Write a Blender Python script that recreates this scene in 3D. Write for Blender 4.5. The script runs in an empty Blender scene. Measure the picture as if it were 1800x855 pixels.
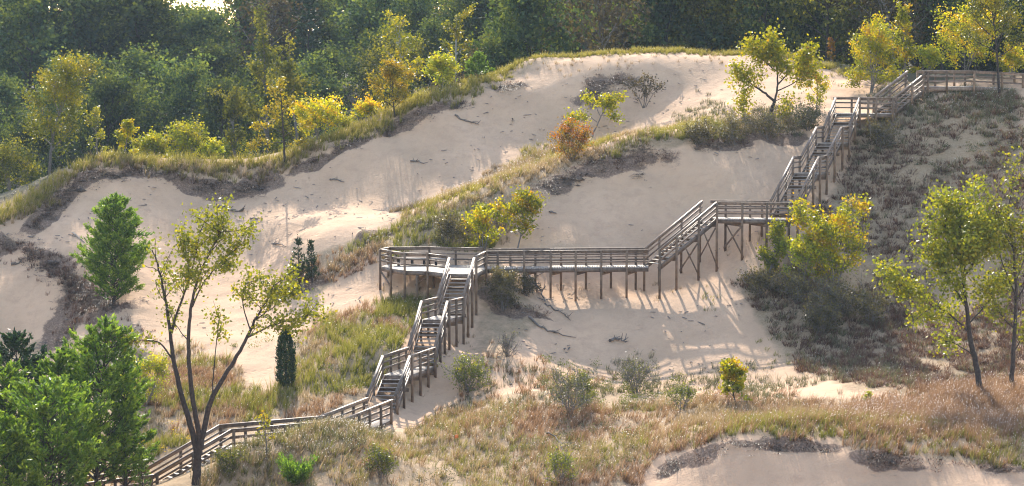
import bpy, math, random
import numpy as np
from mathutils import Vector, Matrix
R = math.radians
scene = bpy.context.scene
COL = scene.collection

# ------------------------------------------------------------------ camera
FPX, CX, CY, HORIZ = 4000.0, 900.0, 427.5, 40.0      # focal length in photo pixels, photo centre, horizon row
PITCH = math.atan((CY - HORIZ) / FPX)
cd = bpy.data.cameras.new('camera'); cd.sensor_width = 36; cd.lens = 36 * FPX / 1800
cd.clip_start = 0.5; cd.clip_end = 8000
cam = bpy.data.objects.new('camera', cd); COL.objects.link(cam)
cam.location = (0, 0, 0); cam.rotation_euler = (math.pi / 2 - PITCH, 0, 0)
scene.camera = cam

# ------------------------------------------------------------------ light
SUN_EL, SUN_AZ = R(35), R(-7)
world = bpy.data.worlds.new('World'); scene.world = world; world.use_nodes = True
wn = world.node_tree.nodes; wl = world.node_tree.links
bg = wn['Background']; bg.inputs['Strength'].default_value = 0.15
sky = wn.new('ShaderNodeTexSky'); sky.sky_type = 'NISHITA'; sky.sun_disc = False
sky.sun_elevation = SUN_EL; sky.sun_rotation = SUN_AZ
sky.air_density = 1.0; sky.dust_density = 1.0; sky.ozone_density = 1.0
wl.new(sky.outputs['Color'], bg.inputs['Color'])
sd = bpy.data.lights.new('sun', 'SUN'); sd.energy = 2.6; sd.angle = R(0.53); sd.color = (1, .96, .89)
sun = bpy.data.objects.new('sun', sd); COL.objects.link(sun)
S = Vector((math.sin(SUN_AZ) * math.cos(SUN_EL), math.cos(SUN_AZ) * math.cos(SUN_EL), math.sin(SUN_EL)))
sun.rotation_euler = S.to_track_quat('Z', 'Y').to_euler(); sun.location = (-20, 200, 120)
scene.view_settings.view_transform = 'Standard'; scene.view_settings.look = 'None'
scene.view_settings.exposure = 1.8
scene.view_settings.use_white_balance = True; scene.view_settings.white_balance_temperature = 7100; scene.view_settings.white_balance_tint = 10
scene.view_settings.gamma = 1.0
scene.render.engine = 'CYCLES'; scene.render.filter_size = 1.15; scene.cycles.filter_width = 1.15
try:
    scene.cycles.max_bounces = 6; scene.cycles.transparent_max_bounces = 8
    scene.cycles.volume_bounces = 0; scene.cycles.sample_clamp_indirect = 4.0
except Exception: pass

HAZE_DENSITY = 0.00014
# ------------------------------------------------------------------ helpers
def W(px, py, Y):                       # the world point at depth Y that shows at photo pixel px, py
    u = (px - CX) / FPX; v = (CY - py) / FPX
    dy = math.cos(PITCH) + v * math.sin(PITCH); dz = -math.sin(PITCH) + v * math.cos(PITCH)
    t = Y / dy
    return Vector((u * t, Y, dz * t))
def project(X, Y, Z):
    f = Y * math.cos(PITCH) - Z * math.sin(PITCH); v = Y * math.sin(PITCH) + Z * math.cos(PITCH)
    return CX + FPX * X / f, CY - FPX * v / f
def link(o): COL.objects.link(o); return o
def mesh_np(name, verts, faces_list, mat, attrs=None, smooth=False):
    """faces_list: list of (n,k) int arrays"""
    me = bpy.data.meshes.new(name)
    verts = np.asarray(verts, dtype=np.float32)
    me.vertices.add(len(verts)); me.vertices.foreach_set('co', verts.ravel())
    faces_list = [f for f in faces_list if len(f)]
    loops = np.concatenate([f.ravel() for f in faces_list]).astype(np.int32)
    tot = np.concatenate([np.full(len(f), f.shape[1], np.int32) for f in faces_list])
    start = np.concatenate([[0], np.cumsum(tot)[:-1]]).astype(np.int32)
    me.loops.add(len(loops)); me.loops.foreach_set('vertex_index', loops)
    me.polygons.add(len(tot)); me.polygons.foreach_set('loop_start', start); me.polygons.foreach_set('loop_total', tot)
    if smooth: me.polygons.foreach_set('use_smooth', np.ones(len(tot), dtype=bool))
    for k, a in (attrs or {}).items():
        at = me.attributes.new(k, 'FLOAT', 'POINT'); at.data.foreach_set('value', np.asarray(a, np.float32))
    me.update(calc_edges=True)
    if mat: me.materials.append(mat)
    return me
WORLD0 = {}                              # world origin of every object that parents others
def add(name, me, parent=None, loc=(0, 0, 0)):
    o = link(bpy.data.objects.new(name, me)); w = Vector(loc)
    WORLD0[o.name] = w
    if parent is not None:
        o.parent = parent; o.location = w - WORLD0[parent.name]
    else: o.location = w
    return o
def tag(o, label=None, cat=None, group=None, kind=None):
    if label: o['label'] = label
    if cat: o['category'] = cat
    if group: o['group'] = group
    if kind: o['kind'] = kind
    return o
def empty(name, loc, label=None, cat=None, group=None):
    return tag(add(name, None, None, loc), label, cat, group)

# ------------------------------------------------------------------ materials
def new_mat(name):
    m = bpy.data.materials.new(name); m.use_nodes = True
    nt = m.node_tree; nt.nodes.clear()
    return m, nt, nt.nodes, nt.links
def ramp(n, stops):
    r = n.new('ShaderNodeValToRGB'); e = r.color_ramp.elements
    while len(e) > 1: e.remove(e[-1])
    e[0].position, e[0].color = stops[0][0], (*stops[0][1], 1)
    for p, c in stops[1:]:
        x = e.new(p); x.color = (*c, 1)
    return r
def leaf_mat(name, stops, trans=0.5, tcol=(1.3, 1.15, .35), attr='tint', rough=.42, spec=.3, objvar=.3, level=.78):
    stops = [(p_, tuple(x * level for x in c_)) for p_, c_ in stops]
    m, nt, n, l = new_mat(name)
    at = n.new('ShaderNodeAttribute'); at.attribute_name = attr
    r = ramp(n, stops); l.new(at.outputs['Fac'], r.inputs['Fac'])
    oi = n.new('ShaderNodeObjectInfo')
    mr = n.new('ShaderNodeMapRange'); mr.inputs['To Min'].default_value = 1 - objvar; mr.inputs['To Max'].default_value = 1 + objvar
    l.new(oi.outputs['Random'], mr.inputs['Value'])
    hs = n.new('ShaderNodeHueSaturation'); l.new(mr.outputs[0], hs.inputs['Value']); l.new(r.outputs[0], hs.inputs['Color'])
    p = n.new('ShaderNodeBsdfPrincipled'); p.inputs['Roughness'].default_value = rough
    p.inputs['Specular IOR Level'].default_value = spec
    l.new(hs.outputs[0], p.inputs['Base Color'])
    mx = n.new('ShaderNodeMix'); mx.data_type = 'RGBA'; mx.blend_type = 'MULTIPLY'; mx.inputs[0].default_value = 1
    l.new(hs.outputs[0], mx.inputs[6]); mx.inputs[7].default_value = (*tcol, 1)
    t = n.new('ShaderNodeBsdfTranslucent'); l.new(mx.outputs[2], t.inputs['Color'])
    s = n.new('ShaderNodeMixShader'); s.inputs[0].default_value = trans
    l.new(p.outputs[0], s.inputs[1]); l.new(t.outputs[0], s.inputs[2])
    o = n.new('ShaderNodeOutputMaterial'); l.new(s.outputs[0], o.inputs['Surface'])
    return m
def solid_mat(name, c1, c2, scale=4, rough=.8, objvar=.25, bump=0.3, detail=6):
    m, nt, n, l = new_mat(name)
    tc = n.new('ShaderNodeTexCoord'); nz = n.new('ShaderNodeTexNoise'); nz.inputs['Scale'].default_value = scale; nz.inputs['Detail'].default_value = detail
    l.new(tc.outputs['Object'], nz.inputs['Vector'])
    r = ramp(n, [(.3, c1), (.7, c2)]); l.new(nz.outputs['Fac'], r.inputs['Fac'])
    oi = n.new('ShaderNodeObjectInfo'); mr = n.new('ShaderNodeMapRange')
    mr.inputs['To Min'].default_value = 1 - objvar; mr.inputs['To Max'].default_value = 1 + objvar
    l.new(oi.outputs['Random'], mr.inputs['Value'])
    hs = n.new('ShaderNodeHueSaturation'); l.new(mr.outputs[0], hs.inputs['Value']); l.new(r.outputs[0], hs.inputs['Color'])
    p = n.new('ShaderNodeBsdfPrincipled'); p.inputs['Roughness'].default_value = rough
    l.new(hs.outputs[0], p.inputs['Base Color'])
    b = n.new('ShaderNodeBump'); b.inputs['Strength'].default_value = bump; b.inputs['Distance'].default_value = .03
    l.new(nz.outputs['Fac'], b.inputs['Height']); l.new(b.outputs[0], p.inputs['Normal'])
    o = n.new('ShaderNodeOutputMaterial'); l.new(p.outputs[0], o.inputs['Surface'])
    return m
M = {}
M['rail_wood'] = solid_mat('weathered_rail_wood', (.12, .078, .054), (.25, .175, .125), 5, .5, .35)
M['deck_wood'] = solid_mat('weathered_deck_wood', (.22, .175, .14), (.40, .33, .275), 5, .55, .2)
M['post_wood'] = solid_mat('treated_post_wood', (.095, .058, .034), (.20, .125, .075), 3, .7, .35)
M['bark_dark'] = solid_mat('dark_bark', (.018, .013, .011), (.06, .044, .035), 9, .9, .2, .8)
M['bark_pale'] = solid_mat('pale_bark', (.22, .20, .18), (.42, .39, .36), 7, .8, .2, .5)
M['bark_grey'] = solid_mat('grey_bark', (.10, .085, .075), (.2, .175, .155), 9, .9, .2, .8)
M['dead_wood'] = solid_mat('dead_wood', (.07, .055, .045), (.20, .165, .14), 9, .85, .2, .8)
M['flag'] = solid_mat('orange_flag_cloth', (.75, .16, .03), (.85, .22, .05), 4, .6, .0, .1)

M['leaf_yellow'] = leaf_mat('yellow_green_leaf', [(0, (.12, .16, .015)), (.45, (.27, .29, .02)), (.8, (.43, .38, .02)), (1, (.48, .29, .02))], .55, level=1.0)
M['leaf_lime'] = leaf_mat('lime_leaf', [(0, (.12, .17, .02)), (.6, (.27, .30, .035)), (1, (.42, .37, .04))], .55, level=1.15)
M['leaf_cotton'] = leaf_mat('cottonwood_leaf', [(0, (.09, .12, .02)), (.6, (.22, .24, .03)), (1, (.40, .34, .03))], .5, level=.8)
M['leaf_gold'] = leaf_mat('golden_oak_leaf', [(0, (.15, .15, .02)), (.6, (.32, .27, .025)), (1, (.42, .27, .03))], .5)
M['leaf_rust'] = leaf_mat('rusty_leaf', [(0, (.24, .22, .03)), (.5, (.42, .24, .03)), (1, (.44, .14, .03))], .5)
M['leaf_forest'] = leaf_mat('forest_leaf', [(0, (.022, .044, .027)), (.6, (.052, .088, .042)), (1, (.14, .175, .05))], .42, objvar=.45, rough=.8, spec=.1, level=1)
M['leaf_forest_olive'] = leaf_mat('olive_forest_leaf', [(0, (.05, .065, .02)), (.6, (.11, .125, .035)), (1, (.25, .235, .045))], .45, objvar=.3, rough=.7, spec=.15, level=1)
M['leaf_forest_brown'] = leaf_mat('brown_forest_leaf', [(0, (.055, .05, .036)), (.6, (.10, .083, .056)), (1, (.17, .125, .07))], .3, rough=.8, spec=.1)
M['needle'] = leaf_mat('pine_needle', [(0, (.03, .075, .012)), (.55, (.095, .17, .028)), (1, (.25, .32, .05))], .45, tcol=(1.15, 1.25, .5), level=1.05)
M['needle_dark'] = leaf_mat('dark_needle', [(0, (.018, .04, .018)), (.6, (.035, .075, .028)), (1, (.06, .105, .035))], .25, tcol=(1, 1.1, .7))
M['herb'] = leaf_mat('grey_green_herb', [(0, (.07, .08, .045)), (.6, (.14, .15, .08)), (1, (.25, .25, .15))], .45)
M['herb_green'] = leaf_mat('fresh_green_herb', [(0, (.07, .10, .02)), (.6, (.16, .20, .035)), (1, (.30, .31, .05))], .5)
M['brush'] = leaf_mat('dark_brush', [(0, (.055, .05, .02)), (.6, (.13, .11, .045)), (1, (.28, .23, .09))], .35)
M['goldenrod'] = leaf_mat('goldenrod_bloom', [(0, (.5, .36, .02)), (1, (.7, .5, .03))], .5)
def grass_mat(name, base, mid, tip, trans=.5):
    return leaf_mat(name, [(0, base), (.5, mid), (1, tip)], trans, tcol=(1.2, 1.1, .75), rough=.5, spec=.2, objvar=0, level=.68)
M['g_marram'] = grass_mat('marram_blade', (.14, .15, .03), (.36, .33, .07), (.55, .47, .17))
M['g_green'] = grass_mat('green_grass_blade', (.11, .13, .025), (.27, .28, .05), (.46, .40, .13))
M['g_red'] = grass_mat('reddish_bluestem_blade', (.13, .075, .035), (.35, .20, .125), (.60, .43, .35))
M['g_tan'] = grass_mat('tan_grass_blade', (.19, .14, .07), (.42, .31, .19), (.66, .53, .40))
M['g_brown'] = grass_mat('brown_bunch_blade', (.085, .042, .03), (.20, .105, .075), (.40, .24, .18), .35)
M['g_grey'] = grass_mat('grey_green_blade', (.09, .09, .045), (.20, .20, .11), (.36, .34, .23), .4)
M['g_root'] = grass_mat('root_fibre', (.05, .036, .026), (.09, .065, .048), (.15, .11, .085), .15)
M['seed'] = leaf_mat('pale_seed_head', [(0, (.50, .42, .36)), (1, (.82, .76, .70))], .5, tcol=(1, 1, 1), rough=.3, objvar=0, level=1)

# ------------------------------------------------------------------ terrain
def CP(*rows): return [W(*r) for r in rows]
ctrl = CP(
 # left columns
 (0,395,152),(0,440,150),(0,500,146.5),(0,600,142),(0,700,132),(0,855,107),(60,370,154),
 (130,312,157),(150,340,155.5),(150,420,150),(130,480,146),(130,560,142),(200,530,143),(200,600,138),(200,700,126),(200,780,118),(240,860,111),
 (200,290,158),(330,300,160),(330,330,159),(330,400,154.5),(330,480,149.5),(330,560,142),(330,620,135),(330,700,125),(345,850,107.5),(150,860,110),
 (450,302,161),(450,325,160),(450,380,156),(450,450,151.5),(450,500,147),(450,560,140.5),(450,640,132),(450,700,125),(450,765,118.5),(420,800,113),(450,855,107.5),
 (560,265,163),(560,300,161),(560,340,158.8),(560,380,154),(560,420,148.4),(520,440,148.5),(500,495,145.5),(600,520,141),(600,600,132),(600,680,124.5),(600,745,119),(560,755,111.6),(480,777,110.4),(430,797,109.6),(620,752,113.6),(560,800,108.8),(560,850,106.4),
 # middle columns
 (630,247,163.5),(700,210,165.5),(700,235,164.5),(700,300,160),(700,370,155.5),(700,400,148),(700,432,145),(700,520,140),(690,540,137.5),(680,560,134),(690,620,127.5),(640,690,122.5),(760,515,140),
 (780,178,167),(780,250,163),(780,330,157.5),
 (850,155,169),(850,200,166.8),(850,270,162),(850,320,158),(850,348,149.6),(850,430,145.4),(850,490,140.5),
 (720,745,120.5),(720,800,114),(720,855,108),(731,715,124),(771,675,127),(783,641,128.5),(809,618,131),(822,607,132.5),(846,562,136),
 (890,520,138.5),(930,560,136.3),(880,620,130.5),(900,700,122),(850,760,115.5),(850,850,108),
 (940,108,173.5),(940,125,172.5),(940,320,151),(760,382,148),(600,448,146.5),
 (1000,103,174),(1000,114,172.4),(1000,140,170.6),(1000,200,168),(1000,265,164),(1000,285,153.6),(1000,350,149.8),(1000,430,145.4),
 (968,528,139.7),(1057,534,139.7),(1102,530,139.9),(986,518,141.2),(1074,515,141.3),
 (1050,560,137.6),(1050,600,135.3),(1050,650,132.4),(1050,720,121),(1000,760,115.5),(1000,850,107.5),
 (1130,245,154),(1150,97,174.5),(1150,110,172.6),(1150,150,170.6),(1150,200,167.5),(1150,238,160),(1150,300,152),(1150,370,149),(1150,430,146.4),
 (1145,521,140.6),(1188,511,141),(1227,501,141.6),(1261,490,142.2),(1304,470,142.4),(1160,502,142.3),(1199,490,142.8),(1234,477,143.5),(1276,459,143.9),
 (1250,97,175),(1250,112,172.8),(1250,130,171.6),(1250,180,166),(1250,215,159),(1250,236,155.5),(1250,300,151),(1300,345,148.6),(1300,400,146),(1200,370,149),
 (1250,560,136.8),(1250,620,133.4),(1250,680,129),(1300,700,120.5),(1300,742,113.5),(1300,776,108),(1300,855,105.4),
 (1160,760,114),(1160,805,108.5),(1160,855,106.2),(1450,775,108.2),(1450,855,105.4),(1450,700,121),(1500,800,106.8),(1600,805,106.8),(1600,740,114),(1600,855,105),(1798,832,105.3),(1798,760,111),(1798,700,119),
 (1350,100,175),(1350,150,168),(1350,200,160),(1400,215,157.5),(1400,260,154),(1350,320,150.3),
 (1450,125,172),(1450,180,162),(1550,150,166),(1550,187,160.5),(1500,225,155.5),(1501,267,153.5),(1474,316,150.8),(1448,349,148.5),(1421,390,145.5),(1396,412,144),
 (1400,480,140.5),(1400,560,136),(1400,640,131),
 (1660,160,158.2),(1700,165,158),(1700,250,152.5),(1700,330,147.8),(1700,430,142.5),(1700,550,137),(1700,620,131),(1700,690,122),
 (1798,160,158.5),(1798,250,151.5),(1798,330,146.5),(1798,450,141),(1798,600,132),(1798,690,120.5),
 (1550,230,154.8),(1550,320,150),(1550,420,144.8),(1550,520,139.8),(1550,600,133),(1550,680,122.5),
 (1950,160,159),(1950,330,146.5),(1950,600,132),(1950,760,111),(1950,855,105),(-150,420,150),(-150,600,141),(-150,860,108),
)
ctrl += [Vector(p) for p in (
 # behind the crest: a dell, then the wooded hill
 (-40,168,-17),(-24,172,-16.5),(-12,178,-14),(0,186,-9),(12,190,-6),(26,190,-5),(44,180,-5),(-52,160,-16),
 (-48,200,-19),(-25,200,-18),(0,205,-12),(25,205,-8),(50,205,-7),
 (-60,240,-15),(-30,240,-13),(0,240,-8),(30,240,-4),(60,240,-3),
 (-75,280,-10),(-35,280,-9),(0,280,-4),(40,280,0),(75,280,1),(-80,330,-14),(0,330,-10),(80,330,-6),
 # in front of the view
 (-30,100,-24.5),(0,100,-24),(30,100,-24),(-30,85,-27),(0,85,-27),(30,85,-27),(-30,50,-24),(0,50,-23),(30,50,-24),(0,25,-11),(-30,25,-12),(30,25,-12),(0,0,-1.75),(-20,0,-2.2),(20,0,-2.2),(0,-15,-4))]
P = np.array([tuple(c) for c in ctrl]); SC = 30.0
def phi(d2): return 0.5 * d2 * np.log(d2 + 1e-9)
XY = P[:, :2] / SC; n_c = len(P)
D2 = ((XY[:, None] - XY[None]) ** 2).sum(-1)
A = np.zeros((n_c + 3, n_c + 3)); A[:n_c, :n_c] = phi(D2) + np.eye(n_c) * 4e-5
A[:n_c, n_c] = 1; A[:n_c, n_c + 1:] = XY; A[n_c:, :n_c] = A[:n_c, n_c:].T
coef = np.linalg.solve(A, np.concatenate([P[:, 2], np.zeros(3)]))
def tps(x, y):
    out = np.empty(x.shape); q = np.stack([x.ravel(), y.ravel()], 1) / SC; o = out.ravel()
    for i in range(0, len(q), 20000):
        c = q[i:i + 20000]; d2 = ((c[:, None] - XY[None]) ** 2).sum(-1)
        o[i:i + 20000] = phi(d2) @ coef[:n_c] + coef[n_c] + c @ coef[n_c + 1:]
    return o.reshape(x.shape)
# value noise
_rn = np.random.default_rng(11)
_LAT = _rn.random((256, 256))
def vnoise(x, y, s):
    x = x / s + 71.3; y = y / s + 33.7
    xi = np.floor(x).astype(int); yi = np.floor(y).astype(int); fx = x - xi; fy = y - yi
    fx = fx * fx * (3 - 2 * fx); fy = fy * fy * (3 - 2 * fy)
    a = _LAT[xi % 256, yi % 256]; b = _LAT[(xi + 1) % 256, yi % 256]; c = _LAT[xi % 256, (yi + 1) % 256]; d = _LAT[(xi + 1) % 256, (yi + 1) % 256]
    return (a * (1 - fx) + b * fx) * (1 - fy) + (c * (1 - fx) + d * fx) * fy - .5
def fbm(x, y, s, o=4):
    t = 0; a = 1
    for i in range(o): t = t + a * vnoise(x + 17 * i, y - 9 * i, s); a *= .5; s *= .5
    return t
core = np.arange(-43, 43.01, .3)
gx = np.concatenate([-np.array([500, 380, 280, 210, 160, 125, 100, 85, 76, 70, 65, 61, 58, 55, 52.5, 50, 48, 46.3, 44.8, 43.7]), core, np.array([43.7, 44.8, 46.3, 48, 50, 52.5, 55, 58, 61, 65, 70, 76, 85, 100, 125, 160, 210, 280, 380, 500])])
gy = np.concatenate([np.array([-100, -60, -35, -20, -12, -6]), np.arange(0, 98, 2.5), np.arange(98, 102, .6), np.arange(102, 178, .3), np.arange(178, 200, .8), np.arange(200, 340, 2.0), np.array([345, 352, 365, 385, 420, 480, 560, 660, 800])])
GX, GY = np.meshgrid(gx, gy)
GZ = tps(np.clip(GX, -80, 80), np.clip(GY, -15, 330))
far = np.clip((np.maximum(np.abs(GX) - 75, 0) + np.maximum(GY - 325, 0) + np.maximum(-15 - GY, 0)) / 90, 0, 1); far = far * far * (3 - 2 * far)
GZ = GZ * (1 - far) + np.where(GY > 230, -4.0, -4.0 - 23 * np.clip((230 - GY) / 90, 0, 1)) * far
PXg, PYg = project(GX, np.maximum(GY, 20), GZ)
# crest of the big dune
crest_px = [(-150,420,151),(0,395,152),(60,370,154),(130,312,157),(200,290,158),(330,300,160),(450,302,161),(500,290,161.5),(560,265,163),(630,247,163.5),(700,210,165.5),(780,178,167),(850,155,169),(940,108,173.5),(1000,103,174),(1150,97,174.5),(1250,97,175),(1350,100,175),(1450,125,172),(1550,150,166),(1660,160,160),(1798,160,160),(1950,160,161)]
CR = np.array([tuple(W(*c)) for c in crest_px])
def crestY(x): return np.interp(x, CR[:, 0], CR[:, 1])
def in_poly(px, py, poly):
    r = np.zeros(np.shape(px), bool); n = len(poly)
    for i in range(n):
        x0, y0 = poly[i]; x1, y1 = poly[(i + 1) % n]
        if y0 == y1: continue
        c = ((y0 > py) != (y1 > py)) & (px < (x1 - x0) * (py - y0) / (y1 - y0) + x0)
        r ^= c
    return r
# first grid heights (needed by hit)
def bil(grid, x, y):
    x = np.asarray(x, float); y = np.asarray(y, float)
    i = np.clip(np.searchsorted(gx, x) - 1, 0, len(gx) - 2); j = np.clip(np.searchsorted(gy, y) - 1, 0, len(gy) - 2)
    fx = (x - gx[i]) / (gx[i + 1] - gx[i]); fy = (y - gy[j]) / (gy[j + 1] - gy[j])
    return (grid[j, i] * (1 - fx) + grid[j, i + 1] * fx) * (1 - fy) + (grid[j + 1, i] * (1 - fx) + grid[j + 1, i + 1] * fx) * fy
def zat(x, y): return bil(GZ, x, y)
_YS = np.arange(98, 325, .1)
def hit(px, py, ymin=98):
    u = (px - CX) / FPX; v = (CY - py) / FPX
    dy = math.cos(PITCH) + v * math.sin(PITCH); dz = -math.sin(PITCH) + v * math.cos(PITCH)
    ys = _YS[_YS >= ymin]; t = ys / dy
    b = np.nonzero(dz * t <= zat(u * t, ys))[0]
    k = b[0] if len(b) else len(ys) - 1
    return Vector((u * t[k], ys[k], float(zat(u * t[k], ys[k]))))
def band(pts):                                   # photo points on the ground -> world xy polyline
    return np.array([tuple(hit(*p)) for p in pts])[:, :2]
def dist_poly(x, y, pl):
    d = np.full(np.shape(x), 1e9)
    for a, b in zip(pl[:-1], pl[1:]):
        ab = b - a; L2 = (ab ** 2).sum() + 1e-9
        t = np.clip(((x - a[0]) * ab[0] + (y - a[1]) * ab[1]) / L2, 0, 1)
        d = np.minimum(d, np.hypot(x - a[0] - t * ab[0], y - a[1] - t * ab[1]))
    return d
LIPS = [  # eroded edges where dark roots hang out of the sand: photo polyline, half width in metres
 ([(0,432),(40,440),(85,465),(125,490),(138,530),(118,575),(105,600)], .9),
 ([(140,520),(180,550),(230,545)], 1.3),
 ([(60,405),(95,365),(150,325),(230,305),(300,312),(340,325),(430,335),(480,310)], .75),
 ([(520,300),(590,268),(640,250),(700,226),(770,196),(820,176)], .55),
 ([(870,152),(920,148)], .6),
 ([(940,340),(985,318),(1050,295),(1120,275),(1190,278)], 1.0),
 ([(1060,300),(1100,300),(1150,282)], 1.0),
 ([(1225,258),(1280,252),(1350,246),(1400,238)], .8),
 ([(1035,165),(1070,150),(1120,145)], 1.1),
 ([(1175,815),(1240,795),(1320,788),(1400,783),(1465,790)], .42),
 ([(1515,808),(1600,815),(1700,824),(1790,838)], .42),
 ([(1165,832),(1200,815),(1250,812)], .4),
 ([(1530,815),(1590,828),(1650,832)], .35),
 ([(650,425),(700,405),(790,385)], .9),
 ([(505,515),(540,500),(580,490)], 1.0),
 ([(860,520),(900,540),(960,560)], .7),
]
LIPW = [(band(p), w) for p, w in LIPS]
dark = np.zeros(GX.shape)
for pl, w in LIPW:
    x0, y0 = pl.min(0) - 4; x1, y1 = pl.max(0) + 4
    m = (GX > x0) & (GX < x1) & (GY > y0) & (GY < y1)
    d = dist_poly(GX[m], GY[m], pl)
    nzl = fbm(GX[m], GY[m], 2.2, 3)
    dark[m] = np.maximum(dark[m], np.clip(1.25 + 1.8 * nzl - d / w, 0, 1))
VEG = [  # photo polygons that carry plant litter, strength, depth range
 ([(500,470),(600,430),(700,392),(850,335),(960,285),(1130,242),(1300,215),(1440,190),(1440,225),(1300,246),(1130,262),(1010,292),(930,340),(880,430),(760,440),(700,440),(620,470),(560,520),(500,510)], .75, 100, 162),
 ([(0,605),(130,590),(220,600),(300,620),(420,650),(480,690),(490,600),(560,570),(640,540),(720,520),(745,560),(640,720),(700,760),(880,690),(1000,690),(1150,690),(1300,700),(1500,700),(1650,700),(1798,690),(1798,832),(1500,798),(1450,772),(1300,772),(1160,800),(1100,860),(600,860),(0,880)], .7, 98, 150),
 ([(1500,215),(1798,150),(1798,700),(1500,690),(1380,640),(1290,500),(1400,430),(1440,370),(1490,290)], .72, 110, 162),
 ([(1180,200),(1250,160),(1300,180),(1420,180),(1420,215),(1200,235)], .4, 150, 172),
 ([(850,490),(900,480),(960,560),(880,640),(820,640)], .6, 120, 142),
 ([(940,640),(1150,620),(1240,690),(940,700)], .35, 118, 138),
]
veg = np.zeros(GX.shape)
for poly, s, y0, y1 in VEG:
    m = in_poly(PXg, PYg, poly) & (GY > y0) & (GY < y1); veg[m] = np.maximum(veg[m], s)
for _ in range(4):
    v = veg.copy(); v[1:-1, 1:-1] = (veg[1:-1, 1:-1] * 2 + veg[:-2, 1:-1] + veg[2:, 1:-1] + veg[1:-1, :-2] + veg[1:-1, 2:]) / 6; veg = v
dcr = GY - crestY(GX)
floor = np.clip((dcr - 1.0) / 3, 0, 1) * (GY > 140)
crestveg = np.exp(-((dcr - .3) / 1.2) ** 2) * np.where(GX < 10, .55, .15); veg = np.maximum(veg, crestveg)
# relief
near = (GY > 95) & (GY < 185)
GZ = GZ + near * (fbm(GX, GY, 6, 4) * .28 + fbm(GX, GY, 1.9, 3) * (.11 + .12 * veg + .42 * dark))
GZ = GZ + near * dark * (vnoise(GX, GY, .8) * .35)

def sand_material():
    m, nt, n, l = new_mat('dune_ground')
    geo = n.new('ShaderNodeNewGeometry')
    def noise(s, d=6, rough=.55):
        z = n.new('ShaderNodeTexNoise'); z.inputs['Scale'].default_value = s; z.inputs['Detail'].default_value = d; z.inputs['Roughness'].default_value = rough
        l.new(geo.outputs['Position'], z.inputs['Vector']); return z.outputs['Fac']
    def attr(k):
        a = n.new('ShaderNodeAttribute'); a.attribute_name = k; return a.outputs['Fac']
    def math_(op, a, b, clamp=False):
        q = n.new('ShaderNodeMath'); q.operation = op; q.use_clamp = clamp
        for i, v in enumerate((a, b)):
            if hasattr(v, 'links'): l.new(v, q.inputs[i])
            else: q.inputs[i].default_value = v
        return q.outputs[0]
    def mix(f, a, b):
        x = n.new('ShaderNodeMix'); x.data_type = 'RGBA'; l.new(f, x.inputs[0])
        for i, v in ((6, a), (7, b)):
            if isinstance(v, tuple): x.inputs[i].default_value = (*v, 1)
            else: l.new(v, x.inputs[i])
        return x.outputs[2]
    big = noise(.25, 4); fine = noise(9, 8, .7); mid = noise(1.6, 8, .65); vfine = noise(30, 3)
    r1 = ramp(n, [(.3, (.485, .315, .198)), (.7, (.60, .39, .25))]); l.new(big, r1.inputs[0])
    sand = mix(math_('MULTIPLY', math_('SUBTRACT', noise(.8, 10, .7), .52), 2.6, True), r1.outputs[0], (.43, .275, .18))
    sand = mix(math_('MULTIPLY', math_('SUBTRACT', math_('ADD', math_('MULTIPLY', fine, .5), math_('MULTIPLY', mid, .5)), .47), 2.2, True), sand, (.40, .255, .165))
    # veg litter
    vf = math_('MULTIPLY', math_('SUBTRACT', math_('ADD', attr('veg'), math_('MULTIPLY', mid, .9)), .78), 3.2, True)
    r2 = ramp(n, [(.3, (.14, .10, .055)), (.55, (.28, .205, .12)), (.75, (.42, .32, .21))]); l.new(fine, r2.inputs[0])
    c = mix(math_('MULTIPLY', vf, .75), sand, r2.outputs[0])
    df = math_('MULTIPLY', math_('SUBTRACT', math_('ADD', attr('dark'), math_('ADD', math_('MULTIPLY', mid, 1.1), math_('MULTIPLY', fine, .9))), 1.42), 5.5, True)
    r3 = ramp(n, [(.3, (.07, .045, .032)), (.5, (.17, .11, .078)), (.68, (.36, .24, .165))]); l.new(fine, r3.inputs[0])
    c = mix(math_('MULTIPLY', df, .95), c, r3.outputs[0])
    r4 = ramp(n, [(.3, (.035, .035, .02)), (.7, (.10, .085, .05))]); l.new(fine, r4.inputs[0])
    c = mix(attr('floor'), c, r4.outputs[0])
    p = n.new('ShaderNodeBsdfPrincipled'); p.inputs['Roughness'].default_value = .9; p.inputs['Specular IOR Level'].default_value = .15
    l.new(c, p.inputs['Base Color'])
    vo = n.new('ShaderNodeTexVoronoi'); vo.inputs['Scale'].default_value = 1.7; l.new(geo.outputs['Position'], vo.inputs['Vector'])
    foot = math_('MULTIPLY', math_('MULTIPLY', math_('SUBTRACT', .28, vo.outputs['Distance'], True), math_('MULTIPLY', math_('SUBTRACT', noise(.35, 3), .5), 6, True)), -2.2)
    h = math_('ADD', math_('ADD', math_('MULTIPLY', fine, .35), math_('MULTIPLY', mid, .8)), foot)
    b = n.new('ShaderNodeBump'); b.inputs['Strength'].default_value = .7; b.inputs['Distance'].default_value = .16
    l.new(h, b.inputs['Height']); l.new(b.outputs[0], p.inputs['Normal'])
    o = n.new('ShaderNodeOutputMaterial'); l.new(p.outputs[0], o.inputs['Surface'])
    return m
ny, nx = GX.shape
idx = np.arange(ny * nx).reshape(ny, nx)
F = np.stack([idx[:-1, :-1], idx[:-1, 1:], idx[1:, 1:], idx[1:, :-1]], -1).reshape(-1, 4)
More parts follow.
